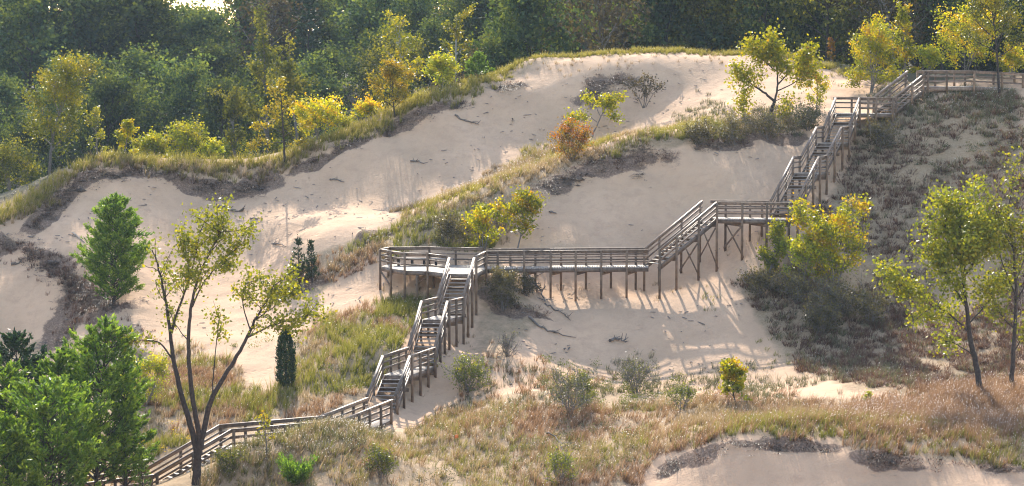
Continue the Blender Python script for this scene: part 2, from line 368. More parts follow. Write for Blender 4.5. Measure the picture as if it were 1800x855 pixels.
tag(add('sand_dunes', mesh_np('sand_dunes', np.stack([GX, GY, GZ], -1).reshape(-1, 3), [F], sand_material(),
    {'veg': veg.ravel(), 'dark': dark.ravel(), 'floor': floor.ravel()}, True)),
    'pale pinkish sand dunes with eroded dark edges and grassy crests', None, None, 'structure')

# ------------------------------------------------------------------ wooden stairway
UP = Vector((0, 0, 1))
def hexa(corners):                       # 8 corners: bottom 4 ccw, top 4 ccw
    v = np.array([tuple(c) for c in corners], np.float32)
    f = np.array([(3, 2, 1, 0), (4, 5, 6, 7), (0, 1, 5, 4), (1, 2, 6, 5), (2, 3, 7, 6), (3, 0, 4, 7)])
    return v, f
def slab(A, a, b, c):                    # corner, three edge vectors
    return hexa([A, A + a, A + a + b, A + b, A + c, A + a + c, A + a + b + c, A + b + c])
def beam(p, q, w, h, side=None):         # board from p to q, w across, h tall, centred
    d = (q - p)
    if side is None: side = d.cross(UP)
    if side.length < 1e-4: side = Vector((1, 0, 0))
    s = side.normalized() * w; u = s.cross(d).normalized() * h
    if u.z < -.01: u = -u
    return slab(p - s / 2 - u / 2, d, s, u)
def piece(name, parts, mat, parent):
    vs, fs, k = [], [], 0
    for v, f in parts: vs.append(v); fs.append(f + k); k += len(v)
    v = np.concatenate(vs); c = v.mean(0)
    return add(name, mesh_np(name, v - c, [np.concatenate(fs)], mat), parent, Vector(c.tolist()))
base = W(670, 731, 121.5)
stair = empty('wooden_stairway', (base.x, base.y, base.z - 1), 'long weathered wooden stairway and boardwalk on posts zigzagging up the sand dune', 'stairway')
RH = 1.08
def ground(p): return float(zat(p.x, p.y))
FEET = []
def post(p, top, parent, size=.14, kind='post'):
    g = ground(p) - .35
    if top - g < .5: g = top - .5
    s = size; FEET.append((p.x, p.y))
    return piece(kind, [slab(Vector((p.x - s / 2, p.y - s / 2, g)), Vector((s, 0, 0)), Vector((0, s, 0)), Vector((0, 0, top - g)))], M['post_wood'], parent)
def rails(a, b, out, parent, levels=(.36, .70), tag_bottom=True):
    """handrail and two lower rails from a to b (deck level points), out = outward direction"""
    o = out.normalized()
    lift = lambda p, h: p + UP * h
    piece('handrail', [beam(lift(a, RH) , lift(b, RH), .15, .04, o)], M['rail_wood'], parent)
    piece('top_rail', [beam(lift(a, RH - .10) - o * .012, lift(b, RH - .10) - o * .012, .04, .14, o)], M['rail_wood'], parent)
    for h in levels:
        piece('rail', [beam(lift(a, h) - o * .012, lift(b, h) - o * .012, .04, .10, o)], M['rail_wood'], parent)
def posts_along(a, b, out, parent, fr, drop=0):
    o = out.normalized() * .075
    for t in fr:
        p = a.lerp(b, t) + o
        post(p, a.lerp(b, t).z + RH - .022, parent)
def cross_beams(a, b, w, parent, fr, dz=-.32):
    for t in fr:
        c = a.lerp(b, t) + UP * dz
        piece('cross_beam', [beam(c - w * .56, c + w * .56, .09, .2)], M['post_wood'], parent)
def deck_boards(a, b, w, parent):
    L = (b - a).length; n = max(2, int(L / .145)); d = (b - a) / n
    parts = [slab(a + d * i + d * .03 - w / 2 - UP * .045, d * .94, w, UP * .045) for i in range(n)]
    return tag(piece('deck', parts, M['deck_wood'], parent), None, None, None, 'stuff')
def fascia(a, b, w, both=True):
    out = []
    for s in (-1, 1):
        out.append(beam(a + w * s * .49 + UP * -.16, b + w * s * .49 + UP * -.16, .05, .22))
    return out
def flight(a, b, w, sides=(-1, 1), fr=(0.02, .5, .98), beams=(.15, .8), n=None):
    rise = b.z - a.z; n = n or max(3, round(rise / .18)); st = piece('stair_flight', [
        beam(a + w * s * .46 + UP * -.12, b + w * s * .46 + UP * -.12, .055, .27, w) for s in (-1, 1)], M['rail_wood'], stair)
    d = (b - a); run = Vector((d.x, d.y, 0)); step = run / n; dep = run.normalized() * .28
    for i in range(1, n):
        c = a + step * i + UP * (rise * i / n)
        piece('tread', [slab(c - w * .445 - dep * .45 - UP * .045, w * .89, dep, UP * .045)], M['deck_wood'], st)
    for s in sides:
        o = w * s; e = o * .5
        rails(a + e, b + e, o, st); posts_along(a + e, b + e, o, st, fr)
    if beams: cross_beams(a, b, w, st, beams, -.36)
    return st
def landing(a, b, w, sides=(-1, 1), fr=(.5,), name='landing', ends=()):
    d = (b - a)
    la = piece(name, fascia(a, b, w) + [beam(a - w * .47 + UP * -.16 , a + w * .47 + UP * -.16, .05, .2), beam(b - w * .47 + UP * -.16, b + w * .47 + UP * -.16, .05, .2)], M['rail_wood'], stair)
    deck_boards(a, b, w, la)
    for s in sides:
        o = w * s; e = o * .5
        rails(a + e, b + e, o, la); posts_along(a + e, b + e, o, la, fr)
    cross_beams(a, b, w, la, [t for t in fr], -.37)
    return la
def brace_pair(p, q, zt, parent):
    gp, gq = ground(p) + .15, ground(q) + .15
    for u, v, zu, zv, k in ((p, q, zt, gq, -.05), (q, p, zt, gp, .05)):
        off = Vector((0, -.09 * (1 if k > 0 else -1), 0)) * 0 + Vector((k * 1.9, 0, 0))
        piece('brace', [beam(Vector((u.x, u.y, zu)) + off, Vector((v.x, v.y, zv)) + off, .04, .14, Vector((1, .2, 0)))], M['post_wood'], parent)

WLO = Vector((1.5, -.08, 0))              # width of the lower run
zb = W(670, 731, 121.5).z
B0 = W(670, 731, 121.5)
def at_z(px, py, z):                      # point of height z showing at px, py
    p = W(px, py, 100); return p * (z / p.z)
L2a = W(697, 660, 124.3); L2b = at_z(741, 644, L2a.z)
L1a = W(764, 562, 131.0); L1b = at_z(791, 555, L1a.z)
P0 = W(812, 484.5, 135.9); ZP = P0.z
flight(B0, L2a, WLO, fr=(.06, .5)); landing(L2a, L2b, WLO, fr=(.03, .36, .68, .97))
flight(L2b, L1a, WLO, fr=(.33, .68)); landing(L1a, L1b, WLO, fr=(.03, .5, .97))
flight(L1b, P0, WLO, fr=(.35, .7))
# lower boardwalk
C1 = at_z(582, 772, zb); C2 = at_z(396, 789, zb)
WA = Vector((1.15, -.95, 0)); WB = Vector((.75, -1.3, 0))
F0 = W(668, 738, 120.6); F0.z = zb
landing(F0, C1, Vector((1.36, -.6, 0)), fr=(.05, .27, .5, .72, .95), name='boardwalk')
landing(C1, C2, WB, fr=(.25, .5, .75, .98), name='boardwalk')
E0 = W(262, 868, 111.2)
flight(E0, C2, WB, fr=(.03, .5))
E1 = at_z(60, 893, E0.z)
landing(E1, E0, WB, fr=(.05, .35, .65, .97), name='boardwalk')
# platform and walkway
wk0 = at_z(856, 470.5, ZP); wk1 = W(1140, 467.5, 0.1 + abs(ZP) * FPX / 427.5); wk1 = at_z(1140, 468, ZP)
WK = Vector((.10, 1.45, 0))
def side_of(a, b, w, s): return a + w * s * .5, b + w * s * .5
wa, wb = wk0, wk1
wk = piece('boardwalk', fascia(wa, wb, WK), M['rail_wood'], stair); deck_boards(wa, wb, WK, wk)
def by_px(a, b, px):                      # fraction along a-b that shows at px
    lo, hi = 0, 1
    for _ in range(30):
        m = (lo + hi) / 2; p = a.lerp(b, m)
        if project(p.x, p.y, p.z)[0] < px: lo = m
        else: hi = m
    return lo
fa, fb = side_of(wa, wb, WK, -1); ba, bb = side_of(wa, wb, WK, 1)
rails(fa, fb, -WK, wk); rails(ba, bb, WK, wk)
frf = [by_px(fa, fb, x) for x in (875, 921.5, 968, 1012, 1057, 1101.6)]; frb = [by_px(ba, bb, x) for x in (897, 941, 986, 1030, 1074, 1117.5)]
posts_along(fa, fb, -WK, wk, frf); posts_along(ba, bb, WK, wk, frb)
for s, t in zip(frf, frb):
    p = fa.lerp(fb, s) - WK * .05 + UP * -.37; q = ba.lerp(bb, t) + WK * .05 + UP * -.37
    piece('cross_beam', [beam(p, q, .09, .2)], M['post_wood'], wk)
# viewing platform polygon (deck level), counter clockwise seen from above
zq = ZP - .003
poly = [at_z(px, py, zq) for px, py in ((670, 468.5), (689, 472.5), (713, 476), (752, 477), (786, 481.5), (836, 482.5), (853, 473), (850, 466.2), (800, 466), (755, 464.5), (684, 465))]
vp_parts = []
for a, b in zip(poly, poly[1:] + poly[:1]):
    vp_parts.append(beam(a + UP * -.16, b + UP * -.16, .05, .22))
vp = tag(piece('viewing_platform', vp_parts, M['rail_wood'], stair), 'many-sided viewing platform with a bench at the head of the lower stairs')
# deck planks clipped to the polygon, running in x
parts = []
ys = np.arange(min(p.y for p in poly), max(p.y for p in poly), .145)
for y in ys:
    yc = y + .07; xs = []
    for a, b in zip(poly, poly[1:] + poly[:1]):
        if (a.y > yc) != (b.y > yc): xs.append(a.x + (b.x - a.x) * (yc - a.y) / (b.y - a.y))
    xs.sort()
    for i in range(0, len(xs) - 1, 2):
        parts.append(slab(Vector((xs[i], y, zq - .045)), Vector((xs[i + 1] - xs[i], 0, 0)), Vector((0, .137, 0)), Vector((0, 0, .045))))
tag(piece('deck', parts, M['deck_wood'], vp), None, None, None, 'stuff')
cen = Vector((sum(p.x for p in poly) / len(poly), sum(p.y for p in poly) / len(poly), 0))
for i, (a, b) in enumerate(zip(poly, poly[1:] + poly[:1])):
    if i in (4, 6): continue              # openings to the stairs and the walkway
    d = (b - a); o = Vector((d.y, -d.x, 0))
    if o.dot(Vector((a.x, a.y, 0)) - cen) < 0: o = -o
    rails(a, b, o, vp)
for i in (0, 1, 2, 3, 4, 5, 6, 7, 8, 9, 10):
    p = poly[i]; o = (Vector((p.x, p.y, 0)) - cen).normalized() * .07
    post(p + o, ZP + RH - .022 + (.12 if i == 3 else 0), vp)
for i in (2, 9): post(poly[i].lerp(poly[(i + 1) % 11], .5) * 1.0, ZP - .28, vp)
for px in (735, 762): post(at_z(px, 470, ZP), ZP - .28, vp)
piece('brace', [beam(poly[0] + UP * -.35, Vector((poly[1].x, poly[1].y, ZP - 1.25)), .05, .12)], M['rail_wood'], vp)
piece('brace', [beam(poly[3] + UP * -.3, at_z(730, 470, ZP) + UP * -1.1, .05, .12)], M['post_wood'], vp)
# bench along the back rail
for i, (pa, pb) in enumerate((((692, 466), (752, 466)), ((757, 466), (796, 467.5)))):
    a = at_z(*pa, ZP); b = at_z(*pb, ZP); sh = Vector((0, -.28, .46)); a = a + sh; b = b + sh
    tag(piece('bench_seat', [slab(a + (b - a) * 0 + Vector((0, k * .15, -.05)), b - a, Vector((0, .135, 0)), UP * .05) for k in (-1, 0, 1)], M['deck_wood'], vp))
    for t in ((.15, .55, .9) if i == 0 else (.25, .8)):
        c = a.lerp(b, t)
        piece('bench_leg', [slab(Vector((c.x - .08, c.y - .1, ZP)), Vector((.16, 0, 0)), Vector((0, .3, 0)), UP * .41)], M['bark_dark'], vp)
# flight up to the right, with cross braced tall posts
F4a = at_z(1146, 468.3, ZP) ; F4b = W(1247, 384, 143.9); W4 = Vector((-.80, 1.25, 0))
fl4 = flight(F4a, F4b, W4, sides=(-1, 1), fr=(), beams=None, n=15)
Z4 = F4b.z
fa4, fb4 = side_of(F4a, F4b, W4, -1); ba4, bb4 = side_of(F4a, F4b, W4, 1)
ff = [by_px(fa4, fb4, x) for x in (1146, 1188, 1227, 1259)]; fbk = [by_px(ba4, bb4, x) for x in (1119, 1160, 1199, 1232)]
posts_along(fa4, fb4, -W4, fl4, ff); posts_along(ba4, bb4, W4, fl4, fbk)
for i in range(4):
    p = fa4.lerp(fb4, ff[i]) - W4.normalized() * .075; q = ba4.lerp(bb4, fbk[i]) + W4.normalized() * .075
    if i in (1, 2, 3): piece('cross_beam', [beam(p + UP * -.38, q + UP * -.38, .09, .2)], M['post_wood'], fl4)
    if i >= 2: brace_pair(p, q, min(p.z, q.z) - .5, fl4)
# level walkway at the foot of the upper flights
K1 = at_z(1394, 385, Z4 - .003); K0 = F4b + Vector((.35, .1, -.003)); WK2 = Vector((-.35, 1.45, 0)); K0 = K0 + Vector((-.05, -.0, 0))
w2 = piece('boardwalk', fascia(K0, K1, WK2), M['rail_wood'], stair); deck_boards(K0, K1, WK2, w2)
a, b = side_of(K0, K1, WK2, -1); rails(a, b, -WK2, w2)
f2 = [by_px(a, b, x) for x in (1304, 1347, 1386)]; posts_along(a, b, -WK2, w2, f2 + [.999])
c, d = side_of(K0, K1, WK2, 1); mid = by_px(c, d, 1352); rails(c, c.lerp(d, mid), WK2, w2)
b2 = [by_px(c, d, x) for x in (1276, 1319, 1340)]; posts_along(c, d, WK2, w2, b2)
for i, (s, t) in enumerate(zip(f2, b2)):
    p = a.lerp(b, s) - WK2.normalized() * .075; q = c.lerp(d, t) + WK2.normalized() * .075
    piece('cross_beam', [beam(p + UP * -.37, q + UP * -.37, .09, .2)], M['post_wood'], w2)
    if i == 0: brace_pair(p, q, p.z - .5, w2)
# upper run
WU = Vector((1.62, -.10, 0))
U0 = at_z(1378, 381.0, Z4)
A1 = W(1417, 305, 148.0); A2 = at_z(1430, 303.3, A1.z)
Bq = W(1457, 252, 151.7); B2 = at_z(1470, 250.6, Bq.z)
C0 = W(1490, 200, 155.6)
flight(U0, A1, WU, fr=(.03, .36, .7)); landing(A1, A2, WU, fr=(.04, .96))
flight(A2, Bq, WU, fr=(.5,)); landing(B2 - (B2 - Bq), B2, WU, fr=(.04, .96))
flight(B2, C0, WU, fr=(.5,))
# upper landing that turns right
zc = C0.z
T0 = Vector((C0.x - .81, C0.y + .75, zc - .003)); T1 = at_z(1570, 199, zc - .003); T1 = Vector((T1.x, T0.y - .25, zc - .003)); WT = Vector((.12, 1.45, 0))
tl = piece('landing', fascia(T0, T1, WT), M['rail_wood'], stair); deck_boards(T0, T1, WT, tl)
a, b = side_of(T0, T1, WT, -1); t0 = by_px(a, b, 1511); rails(a.lerp(b, t0), b, -WT, tl); posts_along(a, b, -WT, tl, [t0, by_px(a, b, 1526), by_px(a, b, 1540), by_px(a, b, 1569)])
c, d = side_of(T0, T1, WT, 1); t1 = by_px(c, d, 1537); rails(c, c.lerp(d, t1), WT, tl); posts_along(c, d, WT, tl, [0.01, .3, t1])
rails(a + (c - a) * .08, c, Vector((-1, 0, 0)), tl)
W8 = Vector((-1.28, .75, 0))
G0 = T1.lerp(T0, .16) + Vector((0, .5, .003)); G1 = W(1613, 152.5, G0.y + 1.7)
flight(G0, G1, W8, fr=(.03, .5, .97))
H1 = Vector((W(1712, 150, G1.y).x, G1.y + .4, G1.z)); WH = Vector((.0, 1.5, 0))
H0 = G1 + Vector((.1, .3, -.003))
up = piece('landing', fascia(H0, H1, WH), M['rail_wood'], stair); deck_boards(H0, H1, WH, up)
a, b = side_of(H0, H1, WH, -1); rails(a, b, -WH, up); posts_along(a, b, -WH, up, (.05, .48, .98))
c, d = side_of(H0, H1, WH, 1); rails(c, d, WH, up); posts_along(c, d, WH, up, (0.02, .35, .7, .9))
J1 = at_z(1856, 157, H1.z - .02); J1 = Vector((W(1856, 150, H1.y + 2.2).x, H1.y + 2.2, H1.z - .35))
landing(H1 + Vector((.04, .3, -.004)), J1, Vector((-.25, 1.35, 0)), fr=(.3, .55, .8), name='boardwalk')

# ------------------------------------------------------------------ foliage builders
def unit(v): return v / (np.linalg.norm(v, axis=-1, keepdims=True) + 1e-9)
def leaf_geo(r, C, size, aspect=.6, axis=None, spread=1.0):
    n = len(C); u = r.normal(size=(n, 3))
    if axis is not None: u = unit(axis) + u * spread * .5
    u = unit(u); v = unit(np.cross(u, r.normal(size=(n, 3))))
    s = np.broadcast_to(size, (n,))[:, None] * r.uniform(.7, 1.3, (n, 1))
    V = np.stack([C - u * s * .5, C + v * s * aspect * .5, C + u * s * .5, C - v * s * aspect * .5], 1)
    return V.reshape(-1, 3), np.arange(4 * n).reshape(n, 4)
def leaves_mesh(name, r, C, size, mat, aspect=.6, tint=None, axis=None, spread=1.0):
    V, Fc = leaf_geo(r, C, size, aspect, axis, spread)
    t = r.random(len(C)) if tint is None else tint
    return mesh_np(name, V, [Fc], mat, {'tint': np.repeat(t, 4)})
def tubes(paths, sides=6):
    vs, fs, k = [], [], 0
    ang = np.linspace(0, 2 * np.pi, sides, endpoint=False)
    for pts, rad in paths:
        pts = np.asarray(pts, float); n = len(pts); t = unit(np.gradient(pts, axis=0))
        ref = np.where(np.abs(t[:, 2:3]) > .9, np.array([[1., 0, 0]]), np.array([[0, 0, 1.]]))
        ref = np.broadcast_to(ref[0], t.shape)
        a = unit(np.cross(t, ref)); b = np.cross(t, a)
        ring = pts[:, None] + (a[:, None] * np.cos(ang)[None, :, None] + b[:, None] * np.sin(ang)[None, :, None]) * np.asarray(rad)[:, None, None]
        vs.append(ring.reshape(-1, 3)); i = np.arange(n - 1)[:, None] * sides; j = np.arange(sides)[None]; j2 = (j + 1) % sides
        fs.append(np.stack([i + j, i + j2, i + sides + j2, i + sides + j], -1).reshape(-1, 4) + k); k += n * sides
    return np.concatenate(vs), np.concatenate(fs)
def tube_mesh(name, paths, mat, sides=6):
    v, f = tubes(paths, sides); return mesh_np(name, v, [f], mat, None, True)
def curve(r, p, d, L, n=5, up=.25, wob=.12):
    pts = [np.array(p, float)]; d = unit(np.array(d, float))
    for i in range(n - 1):
        d = unit(d + np.array([0, 0, up / n * 2]) + r.normal(size=3) * wob); pts.append(pts[-1] + d * L / (n - 1))
    return np.array(pts)
def along(pts, t):
    s = t * (len(pts) - 1); i = np.clip(s.astype(int), 0, len(pts) - 2); f = (s - i)[:, None]
    return pts[i] * (1 - f) + pts[i + 1] * f
def crown_on(r, limbs, n_leaf, sig, subs=5, sublen=.4, tmin=.3):
    """side branches off each limb, leaf centres round them"""
    br, C = [], []
    for L in limbs:
        ln = np.linalg.norm(np.diff(L, axis=0), axis=1).sum()
        tw = [L[len(L) // 2:]]
        for t in r.uniform(tmin, 1, subs):
            p = along(L, np.array([t]))[0]; d = unit(L[-1] - L[0]) + r.normal(size=3) * .75
            q = curve(r, p, d, ln * sublen * r.uniform(.6, 1.3), 4, .2); br.append((q, np.linspace(.012, .004, 4) * (1 + ln * .25))); tw.append(q)
        k = max(2, int(n_leaf * ln))
        which = r.integers(0, len(tw), k)
        for i, q in enumerate(tw):
            m = (which == i).sum()
            if m: C.append(along(q, r.uniform(.25, 1, m)) + r.normal(size=(m, 3)) * sig)
    return br, np.concatenate(C)
def deciduous(r, H, Wd, leaves=3000, f0=.25, nl=10, sig=None, stems=1, lean=0.0, subs=6):
    sig = sig or .055 * Wd; paths, limbs = [], []
    for s in range(stems):
        a0 = r.uniform(0, 6.28); el = 1.2 if stems > 1 else 1.5
        tilt = r.uniform(.15, .5) if stems > 1 else r.uniform(0, .1)
        d = np.array([math.cos(a0) * tilt + lean, math.sin(a0) * tilt, 1.0])
        hh = H * (r.uniform(.65, .95) if stems > 1 else .93)
        T = curve(r, (r.normal() * .05 * (stems > 1), r.normal() * .05 * (stems > 1), -.25), d, hh, 7, .1, .06)
        r0 = (.012 * H + .02) / (1 if stems == 1 else 1.5); paths.append((T, np.linspace(r0, r0 * .2, 7)))
        limbs.append(T[4:])
        for i in range(max(3, nl // stems)):
            f = f0 + (1 - f0) * (i + r.random()) / max(3, nl // stems) * .97
            p = along(T, np.array([f]))[0]; az = i * 2.4 + r.uniform(-.5, .5) + s
            prof = math.sin(math.pi * min(.97, .22 + .74 * (f - f0) / (1 - f0))) ** .7
            e = r.uniform(.25, .7) + .6 * (f - f0)
            L = curve(r, p, (math.cos(az) * math.cos(e), math.sin(az) * math.cos(e), math.sin(e)), max(.12 * Wd, Wd * .5 * prof * r.uniform(.75, 1.15)), 5, .25, .12)
            limbs.append(L); paths.append((L, np.linspace(r0 * .45, r0 * .12, 5)))
    tot = sum(np.linalg.norm(np.diff(L, axis=0), axis=1).sum() for L in limbs)
    br, C = crown_on(r, limbs, leaves / tot, sig, subs)
    C = C[C[:, 2] > .12 * H * (1 if stems == 1 else .5)]
    return paths + br, C
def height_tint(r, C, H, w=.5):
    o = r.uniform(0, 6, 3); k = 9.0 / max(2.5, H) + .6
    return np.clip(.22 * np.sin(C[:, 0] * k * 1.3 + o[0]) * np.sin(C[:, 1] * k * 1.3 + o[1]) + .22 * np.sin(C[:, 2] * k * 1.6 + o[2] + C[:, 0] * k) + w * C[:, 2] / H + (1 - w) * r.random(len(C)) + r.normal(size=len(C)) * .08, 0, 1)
def conifer(r, H, Wd, n=4000, f0=.06, up=.35, droop=.0, pw=.8, gap=.3, bushy=0, fluff=.17):
    T = curve(r, (0, 0, -.25), (r.normal() * .03, r.normal() * .03, 1), H + .25, 8, 0, .015)
    r0 = .012 * H + .02; paths = [(T, np.linspace(r0, .01, 8))]; C, Ax, tint = [], [], []
    z = f0 * H; bs = []
    while z < H * .97:
        k = r.integers(4, 7); a0 = r.uniform(0, 6.28)
        for j in range(k):
            az = a0 + j * 6.283 / k + r.uniform(-.3, .3); f = z / H
            L = Wd * .5 * (1 - f) ** pw * r.uniform(.7, 1.12) * min(1, .75 + 3 * f) + .06 * Wd * (1 - f) + .08
            if bushy: L = Wd * .5 * min(1, .75 + 1.3 * f) * (1 - f ** bushy) ** .75 * r.uniform(.62, 1.15) + .1
            e = up * r.uniform(.5, 1.3) - droop * (1 - f)
            p = along(T, np.array([min(.999, (z + .25) / (H + .25))]))[0]
            q = curve(r, p, (math.cos(az) * math.cos(e), math.sin(az) * math.cos(e), math.sin(e)), L, 5, .3, .1); bs.append(q)
            paths.append((q, np.linspace(r0 * .3, .006, 5)))
        z += gap * r.uniform(.7, 1.3)
    tot = sum(np.linalg.norm(q[-1] - q[0]) for q in bs)
    for q in bs:
        L = np.linalg.norm(q[-1] - q[0]); d0 = (q[-1] - q[0]) / L; m = max(6, int(n * L / tot)); ns = 5 + int(L * 3)
        side = unit(np.cross(d0, [0, 0, 1.])); per = max(3, m // (ns + 1))
        for j in range(ns + 1):
            t0 = 1.0 if j == ns else r.uniform(.2, 1.0) ** .8
            p = along(q, np.array([min(t0, .999) * (.75 if j == ns else 1)]))[0]
            d = unit(d0 + (0 if j == ns else 1) * side * r.choice([-1, 1]) * r.uniform(.5, 1.1) + np.array([0, 0, r.uniform(-.05, .55)]) + r.normal(size=3) * .15)
            l_ = (.16 + fluff * 1.9 * L * (1.08 - t0)) * r.uniform(.7, 1.3) if j < ns else .3 * L + .1
            t = r.uniform(0, 1, per); C.append(p + d * (t * l_)[:, None] + r.normal(size=(per, 3)) * .035 * (1 + l_)); Ax.append(np.repeat(d[None], per, 0))
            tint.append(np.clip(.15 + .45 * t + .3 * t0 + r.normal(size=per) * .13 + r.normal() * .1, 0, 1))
    k = int(n * .01) + 6
    C.append(T[-1] + r.normal(size=(k, 3)) * np.array([.04, .04, .15])); Ax.append(np.repeat([[0, 0, 1.]], k, 0)); tint.append(r.random(k))
    return paths, np.concatenate(C), np.concatenate(Ax), np.concatenate(tint)
def tree_obj(name, loc, paths, C, r, mat, bark, size, label, cat, group=None, aspect=.65, tint=None, axis=None, spread=1., crown='crown', trunk='trunk', sides=6):
    e = empty(name, loc, label, cat, group)
    if paths: add(trunk, tube_mesh(trunk, paths, M[bark], sides), e, loc)
    add(crown, leaves_mesh(crown, r, C, size, M[mat], aspect, tint, axis, spread), e, loc)
    return e
def spot(px, pyb=None, Y=None):
    if Y is None: return hit(px, pyb)
    x = (px - CX) / FPX * Y * math.cos(PITCH) * (1 + math.tan(PITCH) ** 2) ; p = W(px, 300, Y)
    return Vector((p.x, Y, float(zat(p.x, Y))))
def size_at(loc, px, pytop, wpx):
    H = W(px, pytop, loc.y).z - loc.z; return max(.3, H), wpx * loc.y / FPX
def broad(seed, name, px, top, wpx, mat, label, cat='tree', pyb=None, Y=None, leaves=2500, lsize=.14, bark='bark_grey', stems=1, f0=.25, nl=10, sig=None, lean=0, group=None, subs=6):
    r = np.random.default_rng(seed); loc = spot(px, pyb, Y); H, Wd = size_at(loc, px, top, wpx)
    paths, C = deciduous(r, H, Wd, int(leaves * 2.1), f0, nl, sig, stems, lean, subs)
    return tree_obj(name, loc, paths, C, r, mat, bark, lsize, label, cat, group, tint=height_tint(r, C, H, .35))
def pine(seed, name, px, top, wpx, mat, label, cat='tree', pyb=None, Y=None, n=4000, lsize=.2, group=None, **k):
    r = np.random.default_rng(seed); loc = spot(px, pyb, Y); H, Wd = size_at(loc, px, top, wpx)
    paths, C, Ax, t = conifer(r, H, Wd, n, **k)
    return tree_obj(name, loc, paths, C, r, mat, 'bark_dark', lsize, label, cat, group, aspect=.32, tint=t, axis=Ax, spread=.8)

# ------------------------------------------------------------------ grass and ground cover
def scatter(poly, y0, y1, dens, r, xr=(-44, 44)):
    n = int((xr[1] - xr[0]) * (y1 - y0) * dens)
    x = r.uniform(xr[0], xr[1], n); y = r.uniform(y0, y1, n); z = zat(x, y)
    px, py = project(x, y, z); m = in_poly(px + 34 * fbm(x, y, 2.5, 3), py + 22 * fbm(x + 40, y + 9, 2.5, 3), poly)
    return np.stack([x[m], y[m], z[m]], 1)
def scatter_band(pl, hw, dens, r, off=0):
    out = []
    for a, b in zip(pl[:-1], pl[1:]):
        L = np.linalg.norm(b - a); n = r.poisson(L * hw * 2 * dens)
        t = r.random((n, 1)); d = (b - a) / max(L, 1e-6); nrm = np.array([-d[1], d[0]])
        q = a + (b - a) * t + nrm * (r.normal(size=(n, 1)) * hw * .55 + off); out.append(q)
    q = np.concatenate(out); return np.column_stack([q, zat(q[:, 0], q[:, 1])])
def grass_geo(r, Pt, h, blades, width, spread=.12, splay=.35, lean=(0.12, 0, 0)):
    n = len(Pt); h = np.broadcast_to(h, (n,)); idx = np.repeat(np.arange(n), blades); m = len(idx)
    a = r.uniform(0, 6.283, m); rad = spread * np.sqrt(r.random(m))
    b = Pt[idx] + np.stack([np.cos(a) * rad, np.sin(a) * rad, np.full(m, -.04)], 1)
    hh = h[idx] * r.uniform(.5, 1.1, m); k = splay * r.uniform(.2, 1.2, m)
    d = np.stack([np.cos(a) * k, np.sin(a) * k, np.ones(m)], 1) + np.array(lean) + r.normal(size=(m, 3)) * .08
    d = unit(d); mid = b + d * (hh * .55)[:, None]; d2 = unit(d + np.stack([np.cos(a) * k * .9, np.sin(a) * k * .9, -.1 - .5 * k], 1) + np.array(lean) * 1.2)
    tip = mid + d2 * (hh * .5)[:, None]
    w = r.normal(size=(m, 3)) * np.array([1, 1, .1]); w = unit(w) * (width * r.uniform(.6, 1.3, m))[:, None] * .5
    V = np.stack([b - w, b + w, mid + w * .8, mid - w * .8, tip], 1).reshape(-1, 3)
    i = np.arange(m)[:, None] * 5
    return V, i + np.array([[0, 1, 2, 3]]), i + np.array([[3, 2, 4]]), m, idx, tip
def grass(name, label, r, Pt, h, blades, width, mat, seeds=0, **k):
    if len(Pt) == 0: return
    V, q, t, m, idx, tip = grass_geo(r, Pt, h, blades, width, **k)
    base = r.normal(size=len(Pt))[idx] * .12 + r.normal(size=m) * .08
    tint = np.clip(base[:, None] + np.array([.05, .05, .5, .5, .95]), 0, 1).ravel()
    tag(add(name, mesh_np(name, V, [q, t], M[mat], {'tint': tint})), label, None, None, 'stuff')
    if seeds:
        s = tip[r.random(m) < seeds]
        return s
SEEDS = []
rg = np.random.default_rng(5)
def patches(Pt, s, seed, th): return fbm(Pt[:, 0] + seed * 13, Pt[:, 1], s, 3) > th
crl = np.array([(x, y) for x, y in zip(CR[:, 0], CR[:, 1])])
# crest of the big dune
lft = crl[1:13]; rgt = crl[12:20]
p = scatter_band(lft, 1.0, 13, rg, .7)
SEEDS.append(grass('marram_grass', 'tall yellow-green grass along the left crest of the big dune', rg, p, rg.uniform(.5, 1.0, len(p)), 15, .028, 'g_marram', .03))
p = scatter_band(lft[:8], .9, 6, rg, .2)
SEEDS.append(grass('tan_grass', 'dry tan grass mixed along the left crest of the big dune', rg, p, rg.uniform(.4, .9, len(p)), 13, .028, 'g_tan', .05))
p = scatter_band(rgt, 1.1, 14, rg, 1.3)
SEEDS.append(grass('marram_grass', 'low yellow-green grass along the sunlit top of the big dune', rg, p, rg.uniform(.3, .6, len(p)), 14, .028, 'g_marram', .03))
p = scatter([(900, 100), (1290, 95), (1480, 120), (1480, 190), (1420, 140), (1290, 115), (1100, 122), (900, 140)], 160, 178, 1.6, rg, (-2, 25)); p = p[patches(p, 3, 2, .0)]
grass('dune_grass', 'thin tufts of grass just below the sunlit top of the big dune', rg, p, .35, 10, .026, 'g_tan')
# grassy patch on the right part of the big face
p = scatter([(1170, 205), (1235, 165), (1290, 185), (1420, 195), (1430, 235), (1300, 245), (1200, 245)], 150, 171, 7, rg, (8, 24))
SEEDS.append(grass('dune_grass', 'pale grass patch beneath the leaning yellow tree on the upper dune', rg, p, rg.uniform(.25, .5, len(p)), 11, .026, 'g_grey', .10))
